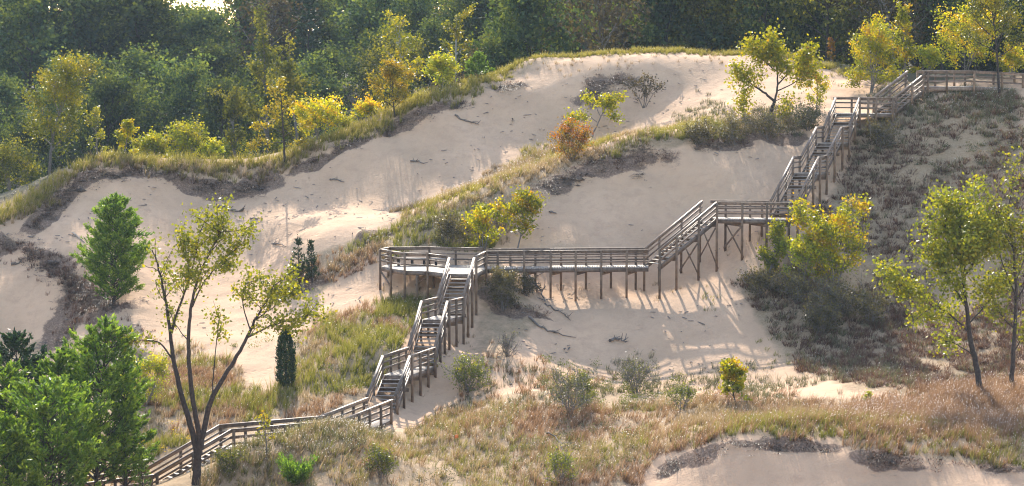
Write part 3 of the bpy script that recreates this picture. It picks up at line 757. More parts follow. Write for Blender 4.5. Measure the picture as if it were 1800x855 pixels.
# middle ridge
mid = [(560, 470), (600, 432), (700, 393), (850, 335), (960, 283), (1130, 240), (1300, 215), (1410, 200), (1430, 225), (1300, 243), (1130, 262), (1010, 290), (935, 330), (890, 400), (860, 438), (760, 438), (640, 462), (570, 500)]
p = scatter(mid, 143, 161, 11, rg, (-14, 24)); g = patches(p, 3, 3, -.05)
SEEDS.append(grass('marram_grass', 'yellow-green grass covering the middle ridge behind the boardwalk', rg, p[g], rg.uniform(.4, .85, g.sum()), 14, .026, 'g_green', .04))
SEEDS.append(grass('tan_grass', 'dry tan grass in patches on the middle ridge behind the boardwalk', rg, p[~g], rg.uniform(.35, .75, (~g).sum()), 13, .026, 'g_tan', .08))
p = scatter([(690, 388), (840, 312), (960, 255), (1130, 226), (1260, 205), (1260, 240), (1130, 262), (960, 300), (850, 345), (700, 408)], 146, 165, 9, rg, (-9, 16)); g = patches(p, 2.5, 12, -.02)
SEEDS.append(grass('marram_grass', 'yellow-green grass along the sandy top of the middle ridge', rg, p[g], rg.uniform(.3, .65, g.sum()), 14, .026, 'g_marram', .05))
SEEDS.append(grass('pale_grass', 'pale straw grass along the sandy top of the middle ridge', rg, p[~g], rg.uniform(.3, .6, (~g).sum()), 12, .026, 'g_tan', .12))
p = scatter_band(band([(700, 372), (800, 345), (900, 300), (960, 272), (1010, 262)]), .9, 9, rg)
SEEDS.append(grass('pale_grass', 'whitish feathery grass on the back edge of the middle ridge', rg, p, rg.uniform(.4, .8, len(p)), 13, .024, 'g_tan', .3))
# slope left of the lower stairs
lo = [(580, 560), (650, 530), (745, 520), (735, 570), (700, 620), (640, 690), (560, 730), (480, 735), (400, 745), (290, 790), (230, 850), (150, 855), (200, 700), (260, 640), (330, 600), (420, 650), (480, 700), (520, 640)]
p = scatter(lo, 109, 142, 9, rg, (-24, -2)); a = fbm(p[:, 0], p[:, 1], 4, 3)
g = (a > .12) | (in_poly(*project(p[:, 0], p[:, 1], p[:, 2]), [(560, 560), (750, 515), (735, 600), (650, 660), (590, 640)]) & (a > -.25))
SEEDS.append(grass('green_grass', 'tall green and yellow grass on the bank left of the lower stairs', rg, p[g], rg.uniform(.4, .95, g.sum()), 14, .026, 'g_green', .03))
b = (a < -.12) & ~g
SEEDS.append(grass('bluestem_grass', 'reddish dry grass on the slope behind the lower boardwalk', rg, p[b], rg.uniform(.35, .75, b.sum()), 14, .024, 'g_red', .05))
c = ~g & ~b & (rg.random(len(p)) < .8)
SEEDS.append(grass('tan_grass', 'dry tan grass on the slope behind the lower boardwalk', rg, p[c], rg.uniform(.3, .7, c.sum()), 12, .024, 'g_tan', .05))
# foreground
fg = [(380, 800), (460, 770), (560, 742), (700, 762), (800, 720), (900, 715), (1000, 720), (1150, 700), (1300, 705), (1500, 700), (1650, 690), (1798, 680), (1850, 845), (1700, 816), (1600, 806), (1500, 797), (1450, 774), (1300, 773), (1240, 783), (1165, 805), (1120, 870), (700, 870), (340, 870)]
p = scatter(fg, 100, 124, 14, rg, (-20, 29)); a = fbm(p[:, 0], p[:, 1], 5, 4); px, py = project(p[:, 0], p[:, 1], p[:, 2])
edge = np.clip((px - 1150) / 250, 0, 1) * np.clip((py - 715) / 30, 0, 1)
bare = in_poly(px, py, [(640, 860), (690, 815), (760, 800), (830, 850), (820, 870)]) & (rg.random(len(p)) < .8)
thin = rg.random(len(p)) < np.where(fbm(p[:, 0] + 50, p[:, 1], 3, 3) < -.18, .35, .95)
keep = ~bare & thin
p, a, px, py, edge = p[keep], a[keep], px[keep], py[keep], edge[keep]
u = rg.random(len(p))
red = (a + .25 * (px > 900) - .2 * (px < 620) + .5 * (u - .5) > .16)
gr = ~red & ((u < .35) & (px < 1150) | (edge > .5) & (u < .75))
SEEDS.append(grass('bluestem_grass', 'pinkish red bluestem grass spread over the foreground rise', rg, p[red], rg.uniform(.4, .85, red.sum()), 13, .019, 'g_red', .07, lean=(.22, 0, 0)))
SEEDS.append(grass('green_grass', 'yellow-green grass along the edge of the foreground rise', rg, p[gr], rg.uniform(.35, .7, gr.sum()), 13, .020, 'g_green', .03, lean=(.18, 0, 0)))
ot = ~red & ~gr
SEEDS.append(grass('tan_grass', 'pale dry grass scattered through the foreground rise', rg, p[ot], rg.uniform(.35, .75, ot.sum()), 13, .019, 'g_tan', .06, lean=(.2, 0, 0)))
p = scatter([(1420, 730), (1600, 690), (1798, 665), (1798, 770), (1650, 760), (1500, 765)], 108, 126, 7, rg, (12, 29))
SEEDS.append(grass('pale_grass', 'silvery pink plumed grass at the right of the foreground rise', rg, p, rg.uniform(.5, .95, len(p)), 12, .018, 'g_red', .25, lean=(.25, 0, 0)))
p = scatter([(400, 790), (470, 765), (570, 742), (690, 755), (640, 790), (480, 830), (350, 860), (340, 830)], 105, 122, 8, rg, (-18, -5))
SEEDS.append(grass('pale_grass', 'silvery green plumed grass on the hump before the lower boardwalk', rg, p, rg.uniform(.4, .8, len(p)), 12, .02, 'g_grey', .3, lean=(.1, 0, 0)))
p = scatter([(1180, 760), (1300, 735), (1500, 735), (1798, 775), (1830, 838), (1700, 815), (1560, 800), (1450, 772), (1300, 771), (1200, 796)], 103, 115, 9, rg, (6, 27)); g = rg.random(len(p)) < .5
SEEDS.append(grass('golden_grass', 'golden green grass crowding the lip above the lower right sand cut', rg, p[g], rg.uniform(.35, .75, g.sum()), 14, .02, 'g_green', .03, lean=(.2, 0, 0)))
SEEDS.append(grass('bluestem_grass', 'russet grass crowding the lip above the lower right sand cut', rg, p[~g], rg.uniform(.4, .85, (~g).sum()), 14, .02, 'g_red', .06, lean=(.2, 0, 0)))
# hollow between the stairs and the foreground
p = scatter([(860, 640), (960, 650), (1130, 610), (1180, 660), (1290, 650), (1420, 625), (1640, 650), (1640, 712), (1300, 720), (1000, 725), (820, 735), (780, 700)], 117, 136, 5.5, rg, (-5, 22)); g = patches(p, 3.0, 4, -.02); p = p[g]
SEEDS.append(grass('dune_grass', 'mixed grey-green grass tufts in the hollow below the boardwalk', rg, p, rg.uniform(.3, .65, len(p)), 13, .022, 'g_grey', .10))
p = scatter([(770, 690), (860, 600), (900, 640), (1100, 660), (1000, 720), (800, 740)], 118, 134, 2.0, rg, (-6, 8))
SEEDS.append(grass('bluestem_grass', 'reddish grass clumps right of the foot of the stairs', rg, p, rg.uniform(.4, .7, len(p)), 16, .022, 'g_red', .05))
# right hand dune
rs = [(1510, 215), (1620, 175), (1798, 165), (1850, 300), (1850, 690), (1560, 690), (1420, 650), (1330, 560), (1300, 495), (1390, 460), (1440, 380), (1490, 290)]
p = scatter(rs, 122, 159, 10.5, rg, (10, 37)); a = fbm(p[:, 0], p[:, 1], 3.2, 4); px, py = project(p[:, 0], p[:, 1], p[:, 2])
up_ = np.clip((300 - py) / 90, 0, 1); lowp = np.clip((py - 470) / 60, 0, 1) * (px < 1580)
m1 = (a + .6 * up_ + .3 * lowp > -.18); m1 &= rg.random(len(p)) < .95
br = m1 & (rg.random(len(p)) < .86 - .36 * up_ - .14 * lowp); gy_ = m1 & ~br
SEEDS.append(grass('bunch_grass', 'dark brown bunches of dry grass dotting the right dune', rg, p[br], rg.uniform(.25, .65, br.sum()) , 22, .032, 'g_brown', .008, spread=.24, splay=.9))
SEEDS.append(grass('bunch_grass', 'grey-green bunches of grass on the right dune beside the upper stairs', rg, p[gy_], rg.uniform(.3, .7, gy_.sum()), 17, .026, 'g_grey', .02, spread=.18, splay=.6))
m2 = ~m1 & (rg.random(len(p)) < .25)
grass('sparse_grass', 'sparse single tufts on the bare sand of the right dune', rg, p[m2], rg.uniform(.15, .3, m2.sum()), 9, .022, 'g_tan')
p = scatter([(1530, 165), (1640, 160), (1798, 155), (1798, 215), (1700, 205), (1560, 205)], 152, 166, 9, rg, (22, 40))
SEEDS.append(grass('pale_grass', 'whitish sparkling grass under the top deck of the stairway', rg, p, rg.uniform(.3, .65, len(p)), 12, .024, 'g_grey', .22))
p = scatter([(1230, 500), (1320, 480), (1420, 560), (1440, 650), (1340, 640), (1250, 580)], 124, 143, 2.2, rg, (9, 18)); p = p[patches(p, 2.5, 6, -.05)]
grass('dune_grass', 'thin green tufts on the sand below the braced posts', rg, p, rg.uniform(.2, .45, len(p)), 12, .022, 'g_green')
# left spur and bank
p = np.concatenate([scatter_band(band([(20, 440), (80, 462), (130, 490), (140, 540), (120, 590)]), 1.0, 7, rg), scatter_band(band([(140, 550), (200, 590), (250, 600)]), 1.4, 4, rg)])
SEEDS.append(grass('tan_grass', 'dry brown grass on the dark spur round the lone bushy juniper', rg, p, rg.uniform(.2, .5, len(p)), 13, .026, 'g_brown', .01))
p = scatter_band(band([(500, 500), (540, 480), (600, 470), (660, 450)]), 1.3, 8, rg)
SEEDS.append(grass('tan_grass', 'dry reddish grass at the left end of the middle ridge', rg, p, rg.uniform(.35, .7, len(p)), 14, .026, 'g_red', .04))
p = scatter([(500, 590), (600, 545), (640, 560), (560, 660), (480, 720)], 120, 138, 4, rg, (-15, -7)); 
grass('tan_grass', 'golden dry grass around the narrow columnar juniper', rg, p, rg.uniform(.35, .8, len(p)), 12, .024, 'g_tan')
p = scatter([(120, 585), (250, 590), (420, 650), (480, 700), (470, 730), (300, 740), (200, 700)], 118, 140, 5, rg, (-26, -10)); a = fbm(p[:, 0], p[:, 1], 3, 3)
SEEDS.append(grass('bluestem_grass', 'reddish grass on the bank between the lone juniper and the pines', rg, p[a > -.1], rg.uniform(.35, .75, (a > -.1).sum()), 15, .026, 'g_red', .04))
# root fringes on the eroded edges
pts = np.concatenate([scatter_band(pl, w * 1.0, 24, rg) for pl, w in LIPW]); nz_ = fbm(pts[:, 0], pts[:, 1], 1.6, 3); pts = pts[nz_ > -.12]
grass('root_fringe', 'dark dead roots and stems hanging from the eroded dune edges', rg, pts, rg.uniform(.12, .55, len(pts)), 11, .028, 'g_root', spread=.25, splay=1.6, lean=(0, -.5, -.5))
ft = np.array(FEET); ft = ft[rg.random(len(ft)) < .6]; ft = np.repeat(ft, 3, 0) + rg.normal(size=(len(ft) * 3, 2)) * .22
SEEDS.append(grass('dune_grass', 'small tufts of dry grass round the feet of the stairway posts', rg, np.column_stack([ft, zat(ft[:, 0], ft[:, 1])]), rg.uniform(.15, .4, len(ft)), 9, .022, 'g_tan'))
# dead stems and bits of bark lying on the open sand
p = scatter([(0, 300), (560, 270), (900, 120), (1400, 120), (1400, 350), (1300, 560), (1250, 690), (900, 690), (560, 560), (300, 600), (0, 620)], 112, 175, .9, rg, (-36, 24)); p = p[fbm(p[:, 0], p[:, 1], 4, 3) > -.02]
m_ = len(p); a_ = rg.uniform(0, 6.283, m_); L_ = np.exp(rg.normal(size=m_) * .6) * .13; u_ = np.stack([np.cos(a_), np.sin(a_), rg.normal(size=m_) * .15 - .1], 1) * L_[:, None]; v_ = np.stack([-np.sin(a_), np.cos(a_), 0 * a_], 1) * .022 * (1 + L_ * 4)[:, None]
bp = p + np.array([0, 0, .02]); up_v = np.array([0, 0, .035])
cv = np.stack([bp - u_ - v_, bp - u_ + v_, bp + u_ + v_ * .4, bp + u_ - v_ * .4, bp - u_ * .9 + up_v, bp + u_ * .8 + up_v], 1)
fi = np.arange(m_)[:, None, None] * 6
tag(add('beach_litter', mesh_np('beach_litter', cv.reshape(-1, 3), [(fi + np.array([[(0, 3, 5, 4), (2, 1, 4, 5)]])).reshape(-1, 4), (fi + np.array([[(1, 0, 4), (3, 2, 5)]])).reshape(-1, 3)], M['dead_wood'])), 'scattered dead stems and bark bits on the open sand', None, None, 'stuff')
pts = np.concatenate([scatter_band(pl, w * .55, 9, rg, w * .35 if i_ not in (0, 1) else 0) for i_, (pl, w) in enumerate(LIPW)]); pts = pts[rg.random(len(pts)) < .8]
grass('turf_overhang', 'dry turf and stems drooping over the eroded dune edges', rg, pts, rg.uniform(.25, .7, len(pts)), 13, .024, 'g_brown', spread=.2, splay=.8, lean=(.05, -.7, -.35))
# crumbled clods of dark soil on the eroded edges
pts = np.concatenate([scatter_band(pl, w * .9, 2.0, rg) for pl, w in LIPW]); pts = pts[fbm(pts[:, 0], pts[:, 1], 1.6, 3) > -.1]
oc = np.array([[1, 0, 0], [-1, 0, 0], [0, 1, 0], [0, -1, 0], [0, 0, 1], [0, 0, -1.]]); of = np.array([(0, 2, 4), (2, 1, 4), (1, 3, 4), (3, 0, 4), (2, 0, 5), (1, 2, 5), (3, 1, 5), (0, 3, 5)])
k_ = len(pts); sc_ = np.exp(rg.normal(size=(k_, 1, 1)) * .7) * .05
cv = pts[:, None] + oc[None] * sc_ * rg.uniform(.5, 1.4, (k_, 6, 1)) * np.array([1.4, 1, .7])
tag(add('soil_clods', mesh_np('soil_clods', cv.reshape(-1, 3), [(np.arange(k_)[:, None, None] * 6 + of[None]).reshape(-1, 3)], solid_mat('dark_soil', (.05, .034, .025), (.17, .115, .08), 1.5, .95))),
    'dark crumbling clods of rooted soil along the eroded dune edges', None, None, 'stuff')
# seed heads
sd_ = np.concatenate([s for s in SEEDS if s is not None and len(s)])
tag(add('seed_heads', leaves_mesh('seed_heads', rg, sd_ + rg.normal(size=sd_.shape) * .02, .062, M['seed'], .45, axis=np.tile([[.3, 0, 1.]], (len(sd_), 1)), spread=.8)),
    'pale feathery seed heads sparkling over the dune grasses', None, None, 'stuff')
# low leafy herbs
def herbs(name, label, Pt, rad, n, mat, size=.09):
    k = len(Pt); i = np.repeat(np.arange(k), n); m = len(i); sc = rg.uniform(.5, 1.3, k)[i] * rad
    q = rg.normal(size=(m, 3)) * .45; q[:, 2] = np.abs(q[:, 2]) * .9 + .12
    C = Pt[i] + q * sc[:, None]
    t = np.clip(q[:, 2] * .5 + rg.random(m) * .4 + rg.normal(size=k)[i] * .12, 0, 1)
    tag(add(name, leaves_mesh(name, rg, C, size, M[mat], .5, t)), label, None, None, 'stuff')
p = scatter([(400, 790), (560, 745), (700, 765), (900, 720), (1140, 720), (1100, 860), (380, 860)], 102, 122, .7, rg, (-18, 8)); p = p[patches(p, 3, 8, -.05)]
herbs('low_herbs', 'low grey-green leafy plants among the foreground grass', p, .5, 70, 'herb')
p = scatter([(930, 640), (1140, 610), (1250, 680), (1240, 715), (960, 720)], 118, 133, .55, rg, (0, 12))
herbs('low_herbs', 'small sparkling green plants in the hollow before the boardwalk', p, .5, 80, 'herb_green')
p = scatter([(560, 570), (750, 520), (700, 640), (560, 720), (330, 760), (230, 840), (300, 640)], 110, 141, .55, rg, (-22, -3)); p = p[patches(p, 3, 9, -.05)]
herbs('low_herbs', 'low green leafy plants on the bank left of the stairs', p, .55, 70, 'herb_green')
p = scatter([(1510, 215), (1798, 175), (1798, 330), (1600, 320), (1520, 300)], 145, 158, .8, rg, (20, 37)); p = p[patches(p, 3, 10, -.1)]
herbs('low_herbs', 'grey-green low scrub below the top deck on the right dune', p, .5, 60, 'herb')
p = scatter([(225, 760), (330, 740), (330, 800), (240, 820)], 108, 121, .8, rg, (-20, -13))
herbs('goldenrod_flowers', 'yellow goldenrod blooms behind the lowest rail', p + np.array([0, 0, .35]), .3, 25, 'goldenrod', .07)

# ------------------------------------------------------------------ trees and shrubs, each its own thing
def px_tree(name, label, stems, leafy, mat, bark, seed, n_leaf, lsize, sig, Y, cat='tree', subs=6, sublen=.5, tw=1.0, sides=8):
    """stems: list of (photo polyline, r0, r1); the photo outline is carried at depth Y with each stem given its own sway in depth"""
    r = np.random.default_rng(seed); paths, limbs = [], []
    root = None
    for i, (pl, r0, r1, lf, sway) in enumerate(stems):
        n = len(pl); q = []
        for k, (px, py) in enumerate(pl):
            w = W(px, py, Y + sway[0] + (sway[1] - sway[0]) * k / max(1, n - 1)); q.append(tuple(w))
        q = np.array(q); t = np.linspace(0, 1, n); tt = np.linspace(0, 1, n * 3)
        q = np.stack([np.interp(tt, t, q[:, j]) for j in range(3)], 1)
        for _ in range(2): q[1:-1] = (q[:-2] + q[1:-1] * 2 + q[2:]) / 4
        q[1:-1] += r.normal(size=q[1:-1].shape) * .015
        if root is None: root = Vector(q[0].tolist())
        paths.append((q, np.linspace(r0, r1, len(q))))
        if lf is not None: limbs.append((q[int(lf * (len(q) - 1)):], leafy[i] if leafy else 1))
    gz = float(zat(root.x, root.y)); loc = Vector((root.x, root.y, gz))
    p0, rr = paths[0]; paths[0] = (np.concatenate([[[root.x, root.y, min(gz, root.z) - .3]], p0]), np.concatenate([[rr[0] * 1.15], rr]))
    brs, Cs = [], []
    for L, wgt in limbs:
        if wgt <= 0: continue
        ln = np.linalg.norm(np.diff(L, axis=0), axis=1).sum()
        b, C = crown_on(r, [L], n_leaf * wgt, sig, subs, sublen, .05); brs += b; Cs.append(C)
    C = np.concatenate(Cs); o = np.array(tuple(loc))
    pp = [(q - o, rad) for q, rad in paths] + [(q - o, rad * tw) for q, rad in brs]
    e = empty(name, loc, label, cat)
    add('trunk', tube_mesh('trunk', pp, M[bark], sides), e, loc)
    add('crown', leaves_mesh('crown', r, C - o, lsize, M[mat], .75, np.clip(r.normal(size=len(C)) * .22 + .5, 0, 1)), e, loc)
    return e
# foreground cottonwood with three dark stems
YT = hit(345, 850).y
px_tree('cottonwood_tree', 'tall sparse cottonwood with three dark stems in front of the lowest stairs', [
    ([(344, 852), (347, 810), (350, 775)], 0.216, 0.180, None, (0, 0)),
    ([(347, 800), (338, 760), (325, 715), (315, 680), (307, 645), (302, 610), (298, 575), (293, 540), (287, 505), (281, 478), (273, 450), (267, 440)], 0.151, 0.022, .5, (0, .8)),
    ([(300, 590), (308, 560), (322, 520), (333, 490), (340, 462), (348, 430), (352, 405)], 0.065, 0.015, .3, (.4, -.6)),
    ([(305, 635), (290, 612), (278, 600), (262, 598), (245, 598), (230, 600)], 0.050, 0.011, .3, (.3, 1.2)),
    ([(352, 800), (350, 760), (341, 715), (334, 665), (331, 620), (331, 580), (336, 545), (341, 515), (350, 480), (363, 455), (378, 428), (392, 405)], 0.137, 0.019, .5, (0, -.7)),
    ([(338, 540), (352, 505), (372, 478), (395, 455), (415, 438), (430, 425)], 0.043, 0.011, .3, (-.4, -1.4)),
    ([(331, 600), (318, 585), (305, 565), (300, 550)], 0.029, 0.011, .5, (-.2, .3)),
    ([(353, 790), (360, 740), (372, 700), (388, 672), (405, 645), (422, 618), (436, 590), (450, 560), (462, 540), (474, 520), (482, 500)], 0.144, 0.022, .55, (0, -1)),
    ([(434, 594), (455, 583), (475, 572), (497, 566), (520, 560), (545, 552)], 0.050, 0.011, .3, (-.6, -1.6)),
    ([(450, 562), (470, 548), (492, 532), (510, 515)], 0.036, 0.011, .2, (-.7, .2)),
    ([(440, 580), (428, 545), (425, 515), (440, 490)], 0.036, 0.011, .3, (-.6, .6)),
    ([(372, 700), (376, 655), (379, 615), (383, 580), (388, 550)], 0.036, 0.009, .5, (-.2, .5)),
    ([(333, 470), (322, 440), (325, 415)], 0.029, 0.009, .3, (-.2, .5)),
    ([(281, 478), (268, 470), (260, 472), (248, 462)], 0.022, 0.007, None, (.5, .9)),
    ([(284, 495), (292, 480), (294, 455)], 0.022, 0.007, None, (.5, .2)),
    ], [0, .35, 1.5, .75, 1.1, 1.5, .7, 1.1, 1.5, 1.6, 1.2, .6, 1.4, 0, 0], 'leaf_cotton', 'bark_dark', 21, 200, .16, .24, YT, subs=9, sublen=.42)
# two trees at the right
YR = hit(1722, 692).y
px_tree('cottonwood_tree', 'green-yellow cottonwood with one dark leaning trunk at the right, left of its twin', [
    ([(1724, 692), (1718, 650), (1708, 610), (1702, 570), (1697, 530), (1692, 490), (1688, 450), (1686, 410), (1688, 365)], .17, .03, .45, (0, .4)),
    ([(1704, 585), (1680, 560), (1650, 540), (1615, 515), (1585, 505)], .06, .015, .25, (.1, -1)),
    ([(1698, 540), (1675, 500), (1660, 475), (1645, 455), (1640, 440)], .06, .015, .25, (.1, .8)),
    ([(1692, 490), (1715, 460), (1725, 425), (1722, 385)], .06, .015, .2, (.2, -.8)),
    ([(1690, 470), (1665, 430), (1660, 395), (1668, 365)], .06, .015, .2, (.2, .6)),
    ([(1702, 570), (1725, 545), (1745, 520), (1755, 500)], .05, .015, .4, (.2, 1)),
    ([(1712, 625), (1690, 610), (1670, 600), (1650, 605)], .04, .012, .5, (0, 1)),
    ], [1.3, 1.3, 1.2, 1.3, 1.4, .8, .6], 'leaf_lime', 'bark_dark', 22, 430, .19, .34, YR, subs=11, sublen=.45)
px_tree('cottonwood_tree', 'sparse pale cottonwood cut by the right edge beside its greener twin', [
    ([(1778, 690), (1780, 640), (1783, 590), (1787, 540), (1785, 490), (1782, 440), (1775, 400), (1772, 365)], .14, .025, .35, (0, .4)),
    ([(1784, 580), (1760, 555), (1745, 530), (1738, 495)], .05, .012, .3, (.1, -.8)),
    ([(1786, 520), (1768, 480), (1755, 440), (1750, 400)], .05, .012, .2, (.1, .9)),
    ([(1786, 530), (1808, 490), (1820, 440), (1822, 390)], .05, .012, .2, (.1, -.4)),
    ([(1781, 620), (1800, 590), (1815, 560)], .04, .012, .3, (.1, .6)),
    ], [1, 1, 1, 1, 1], 'leaf_cotton', 'bark_dark', 23, 290, .17, .38, YR + .6, subs=6, sublen=.45)
YL = hit(1355, 206).y
px_tree('cottonwood_tree', 'yellow-green tree with a dark trunk bent to the left on the upper dune', [
    ([(1352, 207), (1358, 188), (1362, 178)], .14, .11, None, (0, 0)),
    ([(1362, 180), (1348, 166), (1335, 158), (1322, 148), (1308, 138), (1300, 120)], .10, .02, .35, (0, -.6)),
    ([(1362, 178), (1368, 150), (1366, 125), (1360, 95), (1356, 65)], .08, .02, .3, (0, .6)),
    ([(1366, 150), (1385, 130), (1405, 110), (1420, 95)], .06, .015, .2, (.2, -.5)),
    ([(1366, 160), (1390, 150), (1410, 135), (1425, 125)], .05, .015, .2, (.2, .8)),
    ([(1364, 125), (1345, 110), (1335, 95), (1325, 85)], .05, .015, .2, (.3, .9)),
    ([(1322, 148), (1310, 158), (1305, 175), (1308, 190)], .03, .01, .2, (-.4, 0)),
    ([(1362, 178), (1380, 170), (1385, 185), (1375, 200)], .03, .01, .2, (0, -.6)),
    ], [0, 1.2, 1.5, 1.5, 1.3, 1.5, .7, .8], 'leaf_yellow', 'bark_dark', 24, 330, .20, .30, YL, subs=9, sublen=.5)
YS_ = hit(1042, 243).y
px_tree('young_cottonwood', 'small yellow-green tree with a thin leaning stem beside the rusty shrub', [
    ([(1040, 244), (1047, 225), (1056, 205), (1066, 188), (1072, 170)], .06, .015, .4, (0, .2)),
    ([(1050, 215), (1036, 205), (1024, 200), (1010, 212)], .03, .01, .3, (0, -.4)),
    ([(1056, 205), (1045, 185), (1038, 175), (1030, 178)], .03, .01, .3, (0, .5)),
    ([(1058, 203), (1075, 205), (1088, 212)], .025, .01, .3, (0, -.3)),
    ([(1064, 190), (1080, 178), (1094, 168)], .025, .01, .2, (0, .3))], [1, 1.2, 1, .8, 1.2], 'leaf_yellow', 'bark_grey', 25, 200, .19, .20, YS_, subs=5, sublen=.5)

# crest and dune trees
broad(31, 'cottonwood_tree', 85, 98, 150, 'leaf_cotton', 'large pale-leaved cottonwood standing behind the crest at the far left', Y=163, leaves=3600, lsize=.17, f0=.3, nl=13, bark='bark_grey')
broad(32, 'poplar_sapling', 172, 180, 55, 'leaf_cotton', 'thin sparse sapling just right of the large far left cottonwood', Y=163, leaves=420, lsize=.15, f0=.3, nl=8)
broad(33, 'leafy_shrub', 22, 250, 110, 'leaf_forest_olive', 'olive bush under the large cottonwood at the left edge', Y=162, leaves=1800, lsize=.16, stems=5, nl=15)
broad(34, 'poplar_sapling', 218, 203, 46, 'leaf_yellow', 'bright yellow sapling on the grassy crest, leftmost yellow one', Y=161.5, leaves=700, lsize=.17, f0=.15, nl=10)
broad(35, 'leafy_shrub', 268, 228, 80, 'leaf_lime', 'green shrub behind the crest, just right of the leftmost yellow sapling', Y=165, leaves=1300, lsize=.17, stems=5, nl=15)
broad(36, 'leafy_shrub', 325, 212, 100, 'leaf_lime', 'widest green shrub behind the left crest, between two smaller shrubs', Y=166, leaves=1700, lsize=.17, stems=6, nl=18)
broad(37, 'leafy_shrub', 372, 236, 56, 'leaf_lime', 'small green shrub behind the crest, left of the orange-leaved oak', Y=165, leaves=700, lsize=.16, stems=4, nl=12)
px_tree('oak_tree', 'small oak with sparse orange-brown leaves and a straight trunk on the left crest', [
    ([(500, 291), (500, 265), (498, 235), (496, 205), (494, 175), (492, 145)], .09, .02, .55, (0, .1)),
    ([(499, 250), (480, 252), (462, 252), (440, 256)], .03, .01, .4, (0, -.5)), ([(499, 235), (478, 225), (460, 222), (445, 222)], .03, .01, .4, (0, .5)),
    ([(498, 240), (515, 230), (530, 222), (545, 215)], .03, .01, .3, (0, -.4)), ([(497, 210), (478, 200), (465, 195)], .03, .01, .3, (0, .3)),
    ([(496, 195), (510, 180), (520, 170)], .03, .01, .3, (0, .5)), ([(494, 180), (484, 165), (476, 155)], .025, .01, .3, (0, -.3)), ([(499, 258), (518, 255), (532, 250)], .025, .01, .4, (0, .4))],
    [1, 1.2, 1, 1, 1, 1, 1, .8], 'leaf_gold', 'bark_dark', 38, 150, .17, .17, hit(500, 291).y, subs=5, sublen=.4)
broad(39, 'leafy_shrub', 562, 180, 105, 'leaf_yellow', 'wide yellow-green bush right behind the orange-leaved oak', Y=166, leaves=1700, lsize=.17, stems=6, nl=18)
broad(40, 'leafy_shrub', 607, 212, 56, 'leaf_lime', 'low lime bush in the dip between two yellow bushes', Y=167, leaves=700, lsize=.16, stems=4, nl=12)
broad(41, 'leafy_shrub', 648, 188, 64, 'leaf_yellow', 'yellow-green bush at the left foot of the golden oak', Y=168, leaves=1000, lsize=.16, stems=5, nl=15)
broad(42, 'oak_tree', 695, 113, 95, 'leaf_gold', 'golden yellow oak on the crest of the big dune', pyb=206, leaves=1500, lsize=.18, f0=.2, nl=13, bark='bark_dark', sig=.2)
broad(43, 'birch_tree', 780, 98, 72, 'leaf_lime', 'light green bushy tree on the crest, right of the golden oak', Y=171, leaves=1500, lsize=.17, f0=.1, nl=13)
pine(44, 'pine_tree', 838, 94, 58, 'needle', 'round green pine on the crest beside the light green tree', Y=171.5, n=1700, lsize=.26, f0=.1)
broad(45, 'poplar_tree', 478, 28, 105, 'leaf_forest_olive', 'tall narrow olive-yellow poplar rising from the wood behind the oak', Y=188, leaves=3600, lsize=.22, f0=.15, nl=16)
broad(46, 'maple_tree', 540, 72, 110, 'leaf_forest_olive', 'broad olive-brown tree in the wood behind the yellow bush', Y=184, leaves=3200, lsize=.22, f0=.15, nl=14)
broad(47, 'poplar_tree', 752, 8, 95, 'leaf_cotton', 'yellowing poplar with a leaning pale trunk at the edge of the wood', Y=189, leaves=1100, lsize=.22, f0=.5, nl=9, bark='bark_pale', lean=-.12)
broad(48, 'poplar_tree', 808, 4, 62, 'leaf_cotton', 'slim yellowing poplar with a straight pale trunk at the edge of the wood', Y=191, leaves=800, lsize=.22, f0=.5, nl=9, bark='bark_pale')
broad(49, 'maple_tree', 430, 140, 90, 'leaf_forest_olive', 'olive bush-like tree in the wood left of the tall poplar', Y=178, leaves=2400, lsize=.2, f0=.1, nl=12)
broad(50, 'bare_tree', 950, 22, 120, 'leaf_forest_brown', 'brownish thinly leaved tree behind the sunlit dune top, left one', Y=199, leaves=1500, lsize=.2, f0=.2, nl=14)
broad(51, 'bare_tree', 1075, 2, 140, 'leaf_forest_brown', 'brownish thinly leaved tree behind the sunlit dune top, right one', Y=204, leaves=1700, lsize=.2, f0=.2, nl=14)
broad(52, 'maple_tree', 1165, 0, 120, 'leaf_forest_olive', 'olive green tree behind the sunlit dune top', Y=201, leaves=2600, lsize=.22, f0=.1, nl=14)
broad(53, 'poplar_sapling', 1435, 124, 55, 'leaf_yellow', 'small yellow sapling just right of the bent-trunk tree', pyb=194, leaves=650, lsize=.15, f0=.15, nl=10)
broad(54, 'cottonwood_tree', 1528, 26, 115, 'leaf_yellow', 'bushy bright yellow tree behind the upper stair landing', Y=164.5, leaves=3300, lsize=.17, stems=4, nl=20, f0=.15)
broad(55, 'cottonwood_tree', 1590, -2, 56, 'leaf_yellow', 'narrow tall yellow tree behind the last flight of stairs', Y=166, leaves=1300, lsize=.17, f0=.15, nl=14)
broad(56, 'cottonwood_tree', 1690, 22, 130, 'leaf_yellow', 'spreading yellow tree behind the top deck', Y=165, leaves=2900, lsize=.17, stems=3, nl=18, f0=.2)
broad(57, 'leafy_shrub', 1628, 75, 56, 'leaf_lime', 'small green-yellow bush between two yellow trees at the top deck', Y=168, leaves=800, lsize=.16, stems=4, nl=12)
broad(58, 'cottonwood_tree', 1757, -30, 140, 'leaf_cotton', 'tall cottonwood with a dark trunk right of the top deck', pyb=164, leaves=2300, lsize=.16, f0=.35, nl=12, bark='bark_dark')
broad(59, 'leafy_shrub', 1775, 75, 70, 'leaf_yellow', 'yellow bush low behind the tall cottonwood at the upper right', Y=163, leaves=1000, lsize=.16, stems=4, nl=14)
